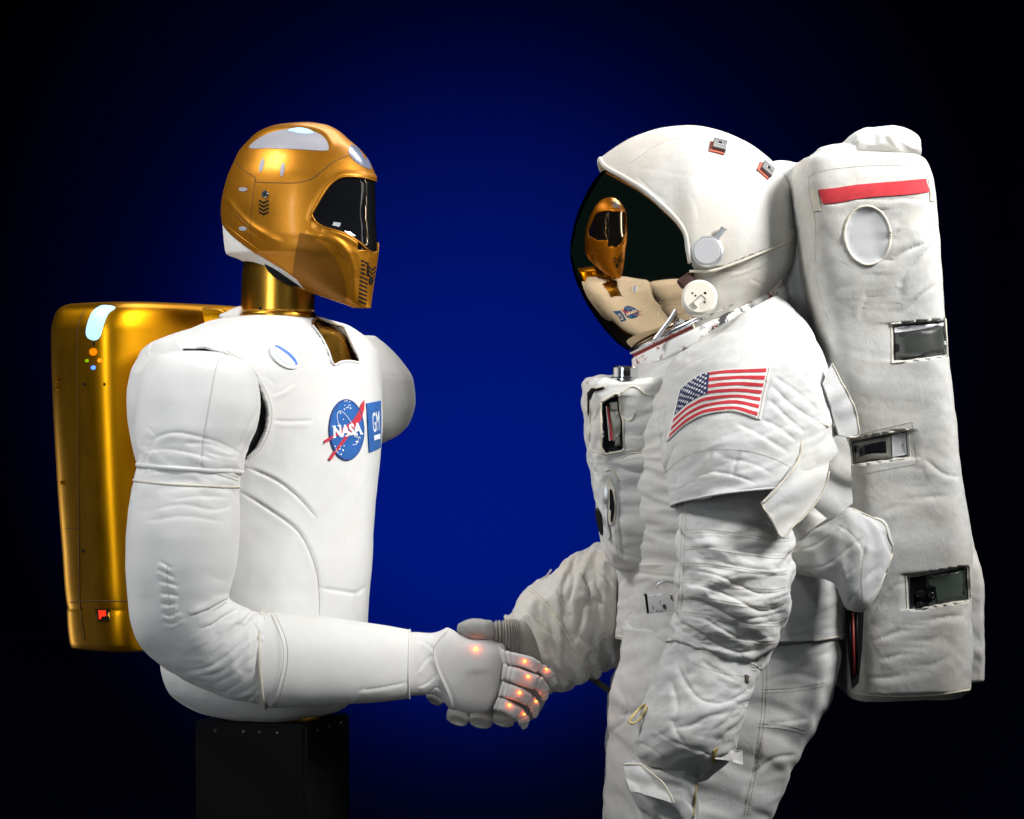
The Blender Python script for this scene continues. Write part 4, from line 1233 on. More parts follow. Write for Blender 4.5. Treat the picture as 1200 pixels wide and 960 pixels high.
# ---- legs down to the boots
def leg_(dx, y, seed, name_b):
    Lg = loft([dict(L=(729+dx, 735), R=(983+dx, 735), y=y, r=0.55), dict(L=(726+dx, 765), R=(983+dx, 765), y=y, r=0.58), dict(L=(716+dx, 800), R=(972+dx, 812), y=y, r=0.63), dict(L=(711+dx, 850), R=(944+dx, 868), y=y, r=0.7), dict(L=(709+dx, 900), R=(920+dx, 915), y=y, r=0.76),
               dict(L=(707+dx, 960), R=(900+dx, 965), y=y, r=0.82), dict(L=(712+dx, 1060), R=(885+dx, 1060), y=y, r=0.9), dict(L=(722+dx, 1200), R=(868+dx, 1200), y=y, r=0.95), dict(L=(735+dx, 1330), R=(858+dx, 1330), y=y, r=1.0), dict(L=(738+dx, 1385), R=(856+dx, 1385), y=y, r=1.0)], 2.2, 240, 2.2)
    Lg.cloth('B', 0.28, round_=1, u0=seed*0.37, v0=seed*0.23); Lg.bumps(0.004, 6, 2, seed=seed)
    if seed == 21:
        for q, a, w in (([(725, 840), (745, 835), (765, 812), (790, 770)], 0.006, 6), ([(722, 800), (735, 838), (712, 860)], 0.005, 5), ([(895, 800), (930, 790), (965, 800)], 0.005, 6), ([(890, 770), (930, 775), (975, 765)], 0.004, 5), ([(898, 850), (925, 846), (950, 842)], 0.004, 4), ([(880, 910), (905, 890), (935, 885)], 0.006, 5), ([(870, 940), (885, 900), (890, 860)], 0.005, 5)): Lg.stroke(q, a, w, 'crease')
    lo = Lg.mesh('trouser_leg', SU, person, cap0=True)
    if seed == 21:
        stitching('stitching', Lg, [[(895, 765), (893, 830), (885, 890), (872, 955)], [(899, 765), (897, 830), (889, 890), (876, 955)], [(893, 808), (930, 806), (968, 800)], [(893, 812), (930, 810), (966, 804)], [(890, 848), (920, 850), (945, 856)], [(889, 852), (920, 854), (944, 860)]], M['thread'], lo, r=0.0005)
    b = loft([dict(L=(735+dx, 1380), R=(860+dx, 1375), y=y, r=0.95), dict(L=(722+dx, 1400), R=(862+dx, 1398), y=y, r=0.85), dict(L=(680+dx, 1418), R=(864+dx, 1412), y=y, r=0.55), dict(L=(660+dx, 1428), R=(866+dx, 1428), y=y, r=0.45), dict(L=(658+dx, 1437.4), R=(867+dx, 1437.4), y=y, r=0.45)], 4, 64, 2.6)
    b.G[..., 2] = np.maximum(b.G[..., 2], 0.001)
    b.mesh('boot', SU, person, cap1=True)
    return Lg
L1 = leg_(2, -0.03, 21, 'near')
L2 = leg_(0, 0.17, 33, 'far')

# ---- far arm (right): forearm and cuff
RA = loft([dict(L=(646, 806.5), R=(593, 723), y=0.06, r=0.92), dict(L=(660, 809), R=(604, 707), y=0.07, r=0.95), dict(L=(676, 804), R=(622, 688), y=0.09), dict(L=(692, 796), R=(648, 669.5), y=0.11, r=0.95), dict(L=(712, 783), R=(680, 648), y=0.15, r=0.9), dict(L=(735, 770), R=(704, 633), y=0.18, r=0.9), dict(L=(765, 740), R=(735, 610), y=0.22, r=0.9), dict(L=(810, 690), R=(800, 530), y=0.26, r=0.9), dict(L=(860, 600), R=(860, 430), y=0.26, r=0.9)], 1.3, 280, 2.1)
RA.cloth('B', 0.62, round_=1, u0=0.3, v0=0.35)
RA.bumps(0.003, 9, 2, seed=15); RA.cloth('A', 0.10, round_=2, shear=0.6)
z3 = lambda q: [(580 + x/4.8, 620 + y/4.8) for x, y in q]
for q, a, w in (([(560, 110), (590, 150), (640, 180)], 0.006, 4), ([(440, 200), (440, 300), (410, 420)], 0.009, 5), ([(480, 240), (520, 330), (530, 400)], 0.009, 5), ([(570, 210), (620, 280), (660, 330)], 0.008, 4.5), ([(560, 290), (580, 340), (610, 400)], 0.009, 5), ([(340, 330), (390, 410), (440, 470)], 0.006, 4), ([(460, 600), (490, 500), (500, 430)], 0.010, 6),
                ([(140, 470), (200, 480), (260, 540), (330, 600), (390, 660)], 0.006, 4), ([(470, 600), (520, 640), (560, 620)], 0.008, 5), ([(500, 420), (560, 400), (640, 440)], 0.008, 5), ([(470, 700), (540, 650), (660, 560)], 0.004, 3), ([(530, 830), (600, 780), (680, 700)], 0.005, 4)):
    RA.stroke(z3(q), a, w, 'crease')
ra = RA.mesh('forearm_cover', M['suit_dirty'], person, solid=0.004)
V, F = tube_geo(RA.G[0][list(range(0, RA.n, 4)) + [0]], 0.0035, 8); link('cuff_hem', V, F, M['suit_dirty'], ra)
piping('cover_seam', RA, z3([(195, 345), (260, 400), (330, 480), (400, 590), (470, 700), (500, 770), (520, 840)]), 0.0018, M['trim'], ra, off=0.0005)
piping('cover_seam', RA, z3([(250, 510), (310, 580), (370, 660), (385, 670)]), 0.0012, M['trim'], ra, off=0.0005)
stitching('stitching', RA, [z3([(205, 335), (270, 390), (340, 470), (410, 580), (480, 690)]), z3([(475, 705), (560, 640), (660, 560)]), z3([(530, 790), (600, 730), (670, 660)])], M['thread'], ra, r=0.0005)
tube('pull_cord', [P(*q, 0.10) for q in z3([(205, 325), (245, 292), (290, 265), (318, 228)])], 0.0016, M['trim'], ra)
g = Field(lambda x, y: 0.1 + 0.0006 * (x - 690))
patch('strap', g, [(686, 794), (694, 791), (715, 806), (722, 809), (722, 815), (710, 811)], mat('olive_strap', (0.05, 0.048, 0.035), 0.7), ra, off=0, thick=0.002, res=4)
V, F = disc_solid(P(695, 797, 0.103), np.array([0, -1.0, 0]), 0.003, 0.002, 12); link('snap', V, F, M['black_gloss'], ra)

# ---- far hand in its glove
GL = loft([dict(L=(577, 750), R=(577.5, 730), y=-0.035, r=0.95), dict(L=(586, 753), R=(585, 729.5), y=-0.03, r=0.95), dict(L=(596, 762), R=(594, 728.5), y=-0.02, r=0.9), dict(L=(608, 772), R=(603, 728), y=-0.005, r=0.85), dict(L=(622, 784), R=(613, 727), y=0.01, r=0.85), dict(L=(640, 798), R=(626, 728), y=0.035, r=0.85), dict(L=(660, 800), R=(645, 725), y=0.06, r=0.85)], 0.8, 140, 2.2, round0=0.003)
L_ = GL.arclen(); ribs = 0.0042 * np.abs(np.sin(L_ * math.pi / 0.0066))**0.8 * (smooth01(L_, 0.004, 0.008) * (1 - smooth01(L_, 0.060, 0.070)) * (1 - np.exp(-((L_ - 0.0215) / 0.0016)**2)))
GL.displace(np.repeat(ribs[:, None], GL.n, 1))
glove = GL.mesh('glove', M['glove_rib'], person, cap1=True)
TH = loft([dict(L=(540, 743), R=(539, 730), y=-0.052, r=0.95), dict(L=(547, 746.5), R=(546, 726.5), y=-0.053, r=0.95), dict(L=(556, 748.5), R=(556, 724.8), y=-0.052, r=0.95), dict(L=(564, 749), R=(564, 725.2), y=-0.05, r=0.95), dict(L=(566, 749), R=(566, 725.8), y=-0.05, r=0.94), dict(L=(574, 749.5), R=(575, 727), y=-0.043, r=0.95), dict(L=(579, 749.5), R=(580, 731), y=-0.037, r=0.9)], 0.8, 90, 2.3, round0=0.006)
TH.bumps(0.0006, 30, 2, seed=3)
TH.stroke([(564, 726), (565, 737), (564, 748)], 0.0008, 1.2, 'groove', taper=False)
TH.mesh('thumb', M['glove_grey'], glove)
PM = loft([dict(L=(520, 822), R=(520, 770), y=0.045, r=0.5), dict(L=(545, 836), R=(545, 760), y=0.05, r=0.5), dict(L=(588, 846), R=(590, 745), y=0.045, r=0.5), dict(L=(624, 843), R=(615, 735), y=0.05, r=0.55), dict(L=(650, 800), R=(640, 728), y=0.06, r=0.8)], 2, 80, 2.3, round0=0.01)
PM.mesh('palm', M['glove_grey'], glove, cap1=True)
for tip, r_, up in (((508, 820), 11.5, (523, 800)), ((535.5, 843.5), 14.3, (546, 815)), ((563.5, 847), 14.5, (569, 815)), ((590, 846), 13.5, (596, 815))):
    a = np.array(tip, float); b = np.array(up, float); d = (b - a) / np.linalg.norm(b - a); n_ = np.array([d[1], -d[0]])
    st = []
    for t, k, y in ((0.0, 0.93, -0.03), (0.35, 1.0, -0.018), (0.9, 0.97, 0.012), (1.6, 0.95, 0.035)):
        c = a + d * r_ * t
        st.append(dict(L=tuple(c - n_*r_*k), R=tuple(c + n_*r_*k), y=y, r=0.95))
    f = loft(st, 1, 72, 2.1, round0=r_*S*0.85)
    f.mesh('finger', M['glove_grey'], glove)

# ---- near shoulder with the flag
SH = loft([dict(L=(812, 404), R=(912, 345), y=-0.06, r=0.9), dict(L=(790, 420), R=(932, 364), y=-0.08, r=0.9), dict(L=(778, 440), R=(952, 392), y=-0.10, r=0.92), dict(L=(772, 465), R=(967, 428), y=-0.115, r=0.9), dict(L=(771, 495), R=(976, 466), y=-0.13, r=0.86), dict(L=(775, 530), R=(978, 502), y=-0.155, r=0.82), dict(L=(780, 560), R=(974, 532), y=-0.17, r=0.82), dict(L=(784, 580), R=(966, 556), y=-0.182, r=0.84, vz=-0.05), dict(L=(787, 592), R=(958, 574), y=-0.19, r=0.86, vz=-0.12)], 1.6, 340, 2.2, round0=0.01)
SH.bumps(0.004, 6, 2, seed=7); SH.cloth('C', 0.16, round_=1, v0=0.3); SH.cloth('A', 0.05, round_=2.2, u0=0.2, shear=0.5)
s3 = lambda q: [(670 + x/3.636, 400 + y/3.636) for x, y in q]
for q, a, w in (([(850, 190), (930, 270), (1020, 330), (1060, 350)], 0.007, 5), ([(840, 250), (920, 330), (990, 390)], 0.006, 5), ([(860, 150), (960, 220), (1050, 300)], 0.006, 5), ([(800, 330), (880, 370), (960, 430)], 0.005, 5), ([(900, 60), (980, 130), (1050, 220)], 0.006, 6), ([(700, 350), (800, 400), (930, 480)], 0.004, 5),
                ([(400, 300), (380, 420), (370, 560)], 0.004, 6), ([(440, 440), (400, 540), (400, 640)], 0.005, 5), ([(520, 590), (600, 560), (700, 575), (790, 610)], 0.004, 4), ([(560, 560), (585, 510), (600, 470)], 0.004, 5), ([(690, 580), (700, 520), (720, 470)], 0.004, 5), ([(1000, 100), (1060, 180), (1090, 280)], 0.007, 6), ([(640, 500), (760, 520), (860, 570)], 0.003, 5), ([(330, 230), (350, 320), (350, 420)], 0.004, 6)):
    SH.stroke(s3(q), a, w, 'crease')
sh = SH.mesh('shoulder_cover', SU, person, solid=0.005)
V, F = tube_geo(SH.G[-1][list(range(0, SH.n, 4)) + [0]], 0.0020, 8); link('hem', V, F, SU, sh)
stitching('stitching', SH, [s3([(400, 560), (470, 500), (560, 465), (650, 460), (760, 470), (860, 500), (940, 540)]), s3([(440, 640), (500, 600), (580, 575)])], M['thread'], sh, r=0.0004)

# flag
FS = [0, .2, .4, .7, 1.0]
FT_ = np.array([(799, 457), (814, 445), (832, 437), (865, 434), (898, 432.5)], float); FB_ = np.array([(785.5, 513), (806, 494.5), (828, 484), (857, 480.5), (887, 488)], float)
def fmap(u, v):
    s_, t_ = u / 100, v / 56
    a = pchip(FS, FT_, [s_])[0]; b = pchip(FS, FB_, [s_])[0]
    return tuple(a + (b - a) * t_)
def rect(u0, v0, u1, v1, n=8):
    q = [(u0 + (u1-u0)*k/n, v0) for k in range(n)] + [(u1, v0 + (v1-v0)*k/3) for k in range(3)] + [(u1 - (u1-u0)*k/n, v1) for k in range(n)] + [(u0, v1 - (v1-v0)*k/3) for k in range(3)]
    return q
flag = patch('flag_patch', SH, rect(-3, -2, 105, 59), M['white_flag'], sh, off=0.0015, thick=0.001, res=4, mapf=fmap, edge=3)
for k in range(0, 13, 2):
    v0 = 56 * k / 13; v1 = 56 * (k + 1) / 13
    patch('flag_stripe', SH, rect(40 if k < 7 else 0, v0, 100, v1, 16), M['red'], sh, off=0.0028, thick=0.0003, res=4, mapf=fmap)
patch('flag_canton', SH, rect(0, 0, 40, 56*7/13, 10), M['blue_flag'], sh, off=0.0028, thick=0.0005, res=4, mapf=fmap)
stars = []
for r_ in range(9):
    for c_ in range(6 if r_ % 2 == 0 else 5):
        cx = (c_ + (0.5 if r_ % 2 == 0 else 1.0)) * 40 / 6; cy = (r_ + 0.6) * 30.15 / 9.2
        q = []
        for k in range(10):
            a = -math.pi/2 + k*math.pi/5; rr_ = 1.75 if k % 2 == 0 else 0.75
            q.append((cx + rr_*math.cos(a)*1.0, cy + rr_*math.sin(a)))
        stars.append(q)
patches('flag_stars', SH, stars, M['patch_white'], sh, off=0.0036, thick=0.0003, res=5, mapf=fmap, kind='stuff')
stitching('stitching', SH, [[fmap(u, 57.7) for u in range(-2, 104, 6)], [fmap(102.5, v) for v in range(-1, 60, 6)]], M['trim'], sh, pitch=2.4, off=0.003, smooth=False)

# underarm gusset
def fld(y0, gx, gy, cx, cy, amp=0.006, f=0.05, seed=0, bulge=0.0, br=40.0):
    def f_(x, y):
        n = float(cloth_at('C', np.array(y*0.0035 + seed*.31), np.array(x*0.0026 + seed*.17))) * -60
        return y0 + gx*(x-cx)*S + gy*(y-cy)*S - amp*n - bulge*math.exp(-((x-cx)**2 + (y-cy)**2)/br**2)
    return Field(f_)
gus = fld(-0.268, 0.6, -0.22, 925, 560, 0.010, 0.03, 2, 0.02)
ug = patch('underarm_gusset', gus, s3([(805, 690), (900, 590), (960, 500), (985, 400), (1025, 350), (1085, 362), (1112, 420), (1130, 470), (1092, 512), (1085, 560), (1060, 640), (1000, 730), (940, 790), (890, 840), (845, 760)]), SU, sh, off=0, thick=0.0035, res=2.5, edge=2.5)
gp = lambda q: [gus.hit(x, y, 0.006)[0] for x, y in resample(catmull(s3(q), 6), 2)]
tube('gusset_piping', gp([(805, 690), (900, 590), (960, 500), (985, 400), (1025, 350), (1085, 362)]), 0.0022, M['trim'], ug)
tube('gusset_piping', gp([(805, 690), (845, 765), (890, 838), (940, 790), (1000, 730), (1060, 640), (1085, 560)]), 0.0014, M['trim'], ug)

# ---- near upper arm
UR = loft([dict(L=(812, 560), R=(900, 572), y=-0.165, r=0.8), dict(L=(802, 590), R=(914, 604), y=-0.178, r=0.82), dict(L=(795.5, 615), R=(928, 630), y=-0.195, r=0.88), dict(L=(794, 650), R=(930.5, 660), y=-0.212, r=0.93), dict(L=(793, 685), R=(929, 692), y=-0.225, r=0.95), dict(L=(791, 712), R=(922, 722), y=-0.23, r=0.95), dict(L=(787, 735), R=(908, 756), y=-0.23, r=0.95), dict(L=(784, 747), R=(893, 784), y=-0.23, r=0.95, vz=-0.1), dict(L=(783, 752), R=(885, 793), y=-0.23, r=0.95, vz=-0.15)], 1.2, 300, 2.1)
UR.cloth('A', 0.62, round_=1, u0=0.1, v0=0.15, mask=smooth01(np.linspace(0, 1, UR.m), 0.08, 0.4)[:, None])
UR.cloth('A', 0.10, round_=2.2, u0=0.7, v0=0.4)
d4 = lambda q: [(680 + x/3, 640 + y/3) for x, y in q]
for q, a, w in (([(370, 85), (470, 100), (560, 140), (640, 170), (740, 150)], 0.006, 4), ([(365, 20), (480, 5), (600, 25), (740, 30)], 0.004, 4), ([(370, 140), (460, 150), (540, 185), (640, 230), (735, 200)], 0.006, 4), ([(370, 185), (440, 200), (520, 245), (600, 275), (700, 265)], 0.006, 4), ([(350, 235), (430, 255), (510, 300), (580, 330), (690, 320)], 0.006, 4),
                ([(340, 265), (410, 300), (480, 345), (560, 375), (650, 360)], 0.006, 4), ([(330, 295), (390, 335), (470, 385), (560, 415), (640, 405)], 0.005, 4), ([(500, 120), (560, 100), (640, 100), (740, 110)], 0.004, 4), ([(600, 200), (680, 190), (735, 170)], 0.004, 3.5), ([(560, 260), (650, 250), (720, 230)], 0.004, 3.5), ([(380, 50), (470, 50), (560, 75), (650, 85), (745, 75)], 0.004, 4), ([(400, -60), (520, -40), (640, -50), (745, -20)], 0.003, 4), ([(370, -20), (480, -30), (600, -15)], 0.003, 4)):
    UR.stroke(d4(q), a, w, 'crease')
ur = UR.mesh('upper_sleeve', SU, person, cap0=True)
tape = []
for k in range(7):
    y = 622 + 19*k
    for d_ in (0, 3.2): tape.append([(799, y+d_), (830, y-1+d_+k), (870, y+4+d_+k*1.5), (905, y+9+d_+k), (926 - k*1.5, y+9+d_)])
stitching('stitching', UR, tape + [[(800, 600), (798, 640), (796, 690), (793, 720)], [(804, 600), (802, 640), (800, 690), (797, 720)]], M['thread'], ur, pitch=2.4, r=0.0005)
piping('elbow_seam', UR, [(786, 743), (805, 760), (828, 772), (855, 781), (880, 785), (889, 784)], 0.0022, M['trim'], ur)

# ---- near forearm
STROKE = 0.45
FR = loft([dict(L=(786, 746), R=(892, 782), y=-0.228, r=0.92, vz=-0.15), dict(L=(781, 755), R=(890.5, 792), y=-0.23, r=0.95, vz=-0.12), dict(L=(771, 778), R=(886, 802), y=-0.235, r=0.95), dict(L=(757, 812), R=(879, 818), y=-0.24, r=0.95), dict(L=(747, 838), R=(875, 832), y=-0.245, r=0.95), dict(L=(743, 862), R=(869, 850), y=-0.25, r=0.95), dict(L=(744, 880), R=(864, 872), y=-0.25, r=0.95), dict(L=(750, 895), R=(857, 888), y=-0.25, r=0.92, vz=-0.1), dict(L=(764, 906), R=(844, 903), y=-0.25, r=0.85, vz=-0.15), dict(L=(778, 913), R=(830, 913), y=-0.25, r=0.8, vz=-0.15)], 1.3, 280, 2.15, round1=0.004)
FR.cloth('C', 0.18, round_=1, u0=0.5, v0=0.6); FR.cloth('A', 0.09, round_=2, u0=0.6); FR.cloth('A', 0.12, round_=1, u0=0.2, v0=0.1, shear=0.4); FR.bumps(0.003, 8, 2, seed=14)
for q, a, w in (([(340, 420), (370, 480), (420, 540), (500, 560)], 0.006, 6), ([(420, 400), (480, 440), (560, 480)], 0.005, 5), ([(320, 470), (340, 560), (330, 640), (370, 700)], 0.005, 6), ([(460, 660), (520, 610), (560, 560)], 0.005, 5), ([(380, 640), (450, 600), (530, 590)], 0.004, 5), ([(250, 640), (330, 690), (420, 720), (470, 745)], 0.004, 3), ([(240, 480), (290, 400), (330, 380)], 0.004, 6), ([(420, 770), (480, 745), (530, 735)], 0.003, 3), ([(200, 690), (260, 720), (330, 790)], 0.004, 4), ([(470, 560), (540, 540), (600, 500)], 0.004, 4)):
    FR.stroke(d4(q), a, w, 'crease')
fr_ = FR.mesh('forearm_cover', SU, person)
V, F = tube_geo(FR.G[2][list(range(0, FR.n, 4)) + [0]], 0.0024, 8); link('cover_hem', V, F, SU, fr_)
stitching('stitching', FR, [d4([(190, 630), (250, 650), (330, 690), (420, 735), (480, 760), (530, 755)]), d4([(315, 335), (390, 405), (480, 440), (580, 460)])], M['thread_white'], fr_, r=0.0004)
lp = d4([(228, 556), (205, 575), (178, 605), (172, 618), (185, 624), (205, 612), (225, 585), (233, 562)])
lq = [FR.hit(x, y)[0] for x, y in resample(catmull(lp, 6), 2) if FR.hit(x, y)[0] is not None]
pts = []
for x, y in resample(catmull(lp, 6), 1.5):
    h, n = FR.hit(max(x, 752), y); pts.append(P(x, y, (h[1] if h is not None else -0.3) - 0.006))
tube('pull_loop', pts, 0.0022, mat('yellow_cord', (0.55, 0.44, 0.2), 0.8), fr_)
tabf = Field(lambda x, y: -0.312 + 0.0011*(x-840) + 0.002*math.sin(x*0.3))
patch('tape_tab', tabf, d4([(473, 722), (520, 732), (515, 716), (570, 718), (571, 768), (508, 752), (470, 748)]), M['white_flag'], fr_, off=0, thick=0.001, res=3)
patch('tab_slot', FR, d4([(466, 718), (484, 708), (478, 730), (470, 762), (460, 755)]), mat('ochre_stain', (0.4, 0.3, 0.1), 0.9), fr_, off=0.0005, thick=0.0015, res=3)
patch('tab_slot', FR, d4([(578, 452), (592, 456), (588, 470), (592, 478), (580, 474)]), mat('brown_slot', (0.12, 0.1, 0.07), 0.9), fr_, off=0.0005, thick=0.0015, res=3)

# ---- near glove cuff, running out of the picture
CU = loft([dict(L=(745, 893), R=(822, 905), y=-0.25, r=0.85), dict(L=(735, 899), R=(819, 917), y=-0.255, r=0.95), dict(L=(735, 912), R=(818, 930), y=-0.26, r=0.95), dict(L=(742, 935), R=(818, 950), y=-0.26, r=0.9), dict(L=(748, 965), R=(817, 975), y=-0.26, r=0.85), dict(L=(748, 1010), R=(815, 1010), y=-0.26, r=0.75), dict(L=(752, 1060), R=(812, 1060), y=-0.26, r=0.6)], 1.3, 200, 2.2, round1=0.02)
CU.cloth('A', 0.35, round_=1, u0=0.6)
cu = CU.mesh('glove', SU, person, cap0=True)
cf = fld(-0.335, -0.3, -0.35, 765, 915, 0.006, 0.02, 6, 0.006)
cp = d4([(155, 770), (180, 762), (205, 768), (240, 792), (285, 825), (305, 850), (330, 908), (290, 893), (240, 880), (180, 862), (165, 830)])
cuf = patch('cuff_flap', cf, cp, SU, cu, off=0, thick=0.004, res=3, edge=3)
tube('flap_piping', [cf.hit(x, y, 0.004)[0] for x, y in resample(catmull(d4([(155, 770), (205, 768), (240, 792), (285, 825), (305, 850), (330, 908)]), 6), 2)], 0.0016, M['trim'], cuf)
piping('cuff_edge', CU, [(816, 919), (814, 935), (812, 958)], 0.003, mat('tan_webbing', (0.42, 0.33, 0.19), 0.9), cu)
for k in range(4):   # fingers, below the picture
    x = 757 + 15*k
    f = loft([dict(L=(x-7, 1060), R=(x+7, 1060), y=-0.26, r=1), dict(L=(x-7, 1100), R=(x+7, 1100), y=-0.255, r=1), dict(L=(x-6, 1130), R=(x+6, 1132), y=-0.24, r=1)], 3, 24, 2.2, round0=0.01, round1=0.01)
    f.mesh('finger', M['glove_grey'], cu)
f = loft([dict(L=(742, 1000), R=(756, 995), y=-0.27, r=1), dict(L=(732, 1040), R=(746, 1036), y=-0.28, r=1), dict(L=(728, 1070), R=(740, 1070), y=-0.28, r=1)], 3, 24, 2.2, round0=0.01, round1=0.01)
f.mesh('thumb', M['glove_grey'], cu)

STROKE = 0.6
# ---- chest pack
zB = lambda q: [(670 + x/3.69, 420 + y/3.69) for x, y in q]
CP = loft([dict(L=(688, 444), R=(778, 444), y=-0.0, r=1.5), dict(L=(683.5, 452), R=(780, 452), y=-0.0, r=1.5), dict(L=(685, 490), R=(782, 490), y=-0.0, r=1.5), dict(L=(689, 530), R=(784, 530), y=-0.0, r=1.5), dict(L=(694, 570), R=(790, 570), y=-0.0, r=1.45), dict(L=(700, 605), R=(800, 605), y=-0.0, r=1.4), dict(L=(708, 640), R=(806, 640), y=0.0, r=1.3), dict(L=(720, 662), R=(806, 664), y=0.0, r=1.25)], 1.4, 280, 5.0, round0=0.004, round1=0.006)
CP.bumps(0.0045, 9, 3, seed=31); CP.cloth('C', 0.22, round_=1.5, u0=0.4, v0=0.2)
for q, a, w in (([(270, 540), (300, 590), (340, 640), (390, 660)], 0.006, 5), ([(330, 690), (345, 760), (380, 830)], 0.006, 5), ([(380, 680), (420, 740), (450, 770)], 0.005, 5), ([(360, 860), (375, 800), (400, 780)], 0.005, 4), ([(240, 310), (270, 340), (310, 330)], 0.005, 4), ([(250, 390), (260, 330), (300, 300)], 0.005, 5), ([(330, 540), (360, 580), (380, 650)], 0.005, 4), ([(90, 395), (140, 415), (210, 405)], 0.003, 3), ([(215, 425), (290, 408), (355, 403)], 0.005, 4), ([(210, 470), (290, 495), (370, 490)], 0.006, 4), ([(160, 480), (200, 520), (205, 700), (225, 870)], 0.004, 4), ([(230, 850), (280, 865), (330, 905)], 0.004, 3)):
    CP.stroke(zB(q), a, w, 'crease')
CP.stroke(zB([(215, 450), (290, 455), (365, 447)]), 0.008, 8, 'ridge')
CP.press(zB([(132, 195), (193, 158), (203, 170), (206, 235), (218, 275), (218, 395), (146, 410), (133, 386)]), 0.010)
cpk = CP.mesh('chest_pack', SU, person, cap0=True, cap1=True)
def pw(name, poly, m_, parent, off, th=0.001, surf=CP, res=3, **kw): return patch(name, surf, poly, m_, parent, off=off, thick=th, res=res, **kw)
piping('window_frame', CP, zB([(125, 190), (192, 150), (208, 160), (211, 232), (225, 272), (224, 400), (143, 417), (126, 390), (125, 190)]), 0.002, M['trim'], cpk, off=0.001, relax=1, smooth_path=False)
pw('window_recess', zB([(132, 195), (193, 158), (203, 170), (206, 235), (218, 275), (218, 395), (146, 410), (133, 386)]), M['black'], cpk, 0.0004, 0.0005)
pw('control_box', zB([(163, 190), (196, 186), (206, 240), (217, 275), (216, 330), (180, 362)]), M['olive'], cpk, 0.0038, 0.004)
pw('control_box', zB([(170, 190), (195, 187), (199, 218), (172, 220)]), M['olive'], cpk, 0.008, 0.002)
pw('control_box', zB([(188, 342), (215, 338), (215, 386), (188, 390)]), M['olive'], cpk, 0.0038, 0.003)
pw('red_stripe', zB([(152, 205), (158, 203), (180, 355), (172, 358)]), M['red'], cpk, 0.0045, 0.002)
pw('red_stripe', zB([(147, 206), (151, 205), (170, 358), (165, 358)]), M['white_flag'], cpk, 0.0045, 0.0015)
pw('window_frame', zB([(68, 150), (88, 122), (150, 118), (150, 130), (92, 140), (78, 165), (76, 250), (70, 240)]), M['trim'], cpk, 0.0005, 0.002)
pw('window_recess', zB([(74, 150), (90, 130), (140, 124), (140, 134), (95, 148), (82, 175), (80, 240), (75, 230)]), M['black'], cpk, 0.0027, 0.0005)
pw('side_window', zB([(160, 520), (178, 540), (190, 620), (186, 690), (170, 720), (150, 680), (148, 600)]), M['trim'], cpk, 0.0005, 0.002, smooth=True)
pw('side_recess', zB([(166, 570), (178, 580), (186, 640), (180, 700), (172, 700), (168, 640)]), M['black'], cpk, 0.0027, 0.0005, smooth=True)
pw('side_recess', zB([(104, 640), (118, 650), (134, 690), (136, 760), (124, 750), (110, 700)]), M['black'], cpk, 0.0015, 0.0005, smooth=True)
pw('side_strip', zB([(146, 560), (156, 570), (160, 700), (172, 760), (160, 780), (146, 730), (140, 640)]), M['metal_satin'], cpk, 0.0032, 0.001, smooth=True)
for q in ([(82, 180), (80, 290), (84, 390), (130, 412), (148, 412), (146, 420)], [(212, 152), (265, 120), (320, 155), (350, 160)], [(205, 240), (245, 272), (262, 262), (270, 230)], [(215, 432), (250, 412), (300, 408), (358, 403)], [(146, 490), (165, 478), (200, 520), (208, 530)]):
    piping('pocket_piping', CP, zB(q), 0.0014, M['trim'], cpk, off=0.0005)
stitching('stitching', CP, [zB([(196, 540), (192, 640), (188, 760), (200, 860)]), zB([(210, 550), (207, 700), (212, 850)]), zB([(285, 228), (320, 230), (350, 230)]), zB([(235, 860), (300, 858), (355, 866)]), zB([(90, 410), (88, 500), (100, 600), (110, 640)]), zB([(215, 445), (290, 430), (360, 425)])], M['thread'], cpk, r=0.0004)
for (x, y, w_, h_) in ((733, 443, 14, 10),):   # valve on the pack's top edge
    c = P(x, 446, -0.075)
    V, F = disc_solid(c, np.array([0, 0, 1.0]), 0.0215, 0.024, 40, 0.12); vk = link('valve', V, F, M['metal'], cpk, sharp=30)
    V, F = disc_solid(c + np.array([0, 0, 0.0]), np.array([0, 0, 1.0]), 0.025, 0.006, 40, 0.3); link('valve_collar', V, F, M['metal'], vk, sharp=30)
    V, F = box_geo(c + np.array([0.001, -0.021, 0.012]), np.eye(3), [0.006, 0.001, 0.004], 0.3); link('valve_mark', V, F, M['black'], vk)
CPT = loft([dict(L=(688, 451), R=(690, 443), y=-0.04, r=3.5), dict(L=(703, 450), R=(704, 440), y=-0.04, r=3.5), dict(L=(716, 450), R=(716, 441), y=-0.04, r=3.5)], 1.5, 60, 2.5, 0.003, 0.003)
CPT.bumps(0.002, 30, 2); CPT.mesh('top_fold', M['suit_dirty'], cpk)

# ---- belt latch
c = P(773, 706, -0.185)
V, F = box_geo(P(772, 707, -0.19), [(0.99, 0.02, 0.12), (-0.02, 1, 0), (-0.12, 0, 0.99)], [0.0235, 0.012, 0.0145], 0.2)
m = mat('chipped_white_paint', (0.7, 0.7, 0.69), 0.45); t = NT(m)
t.l(t.mix(t.ramp(t.noise(55, 5, 0.7), [(0.545, (0, 0, 0)), (0.57, (1, 1, 1))]), (0.7, 0.7, 0.69), (0.09, 0.04, 0.03)), t.b.inputs['Base Color']); M['chipped'] = m
bl = link('belt_latch', V, F, M['chipped'], wb, sharp=40)
V, F = box_geo(P(757.5, 707, -0.19), [(0.99, 0.02, 0.12), (-0.02, 1, 0), (-0.12, 0, 0.99)], [0.002, 0.0125, 0.015], 0.2); link('latch_edge', V, F, M['pedestal'], bl, sharp=40)
tube('latch_wire', [P(*q, -0.19) for q in [(769, 690), (772, 684), (780, 681.5), (792, 683)]], 0.002, M['metal_satin'], bl)

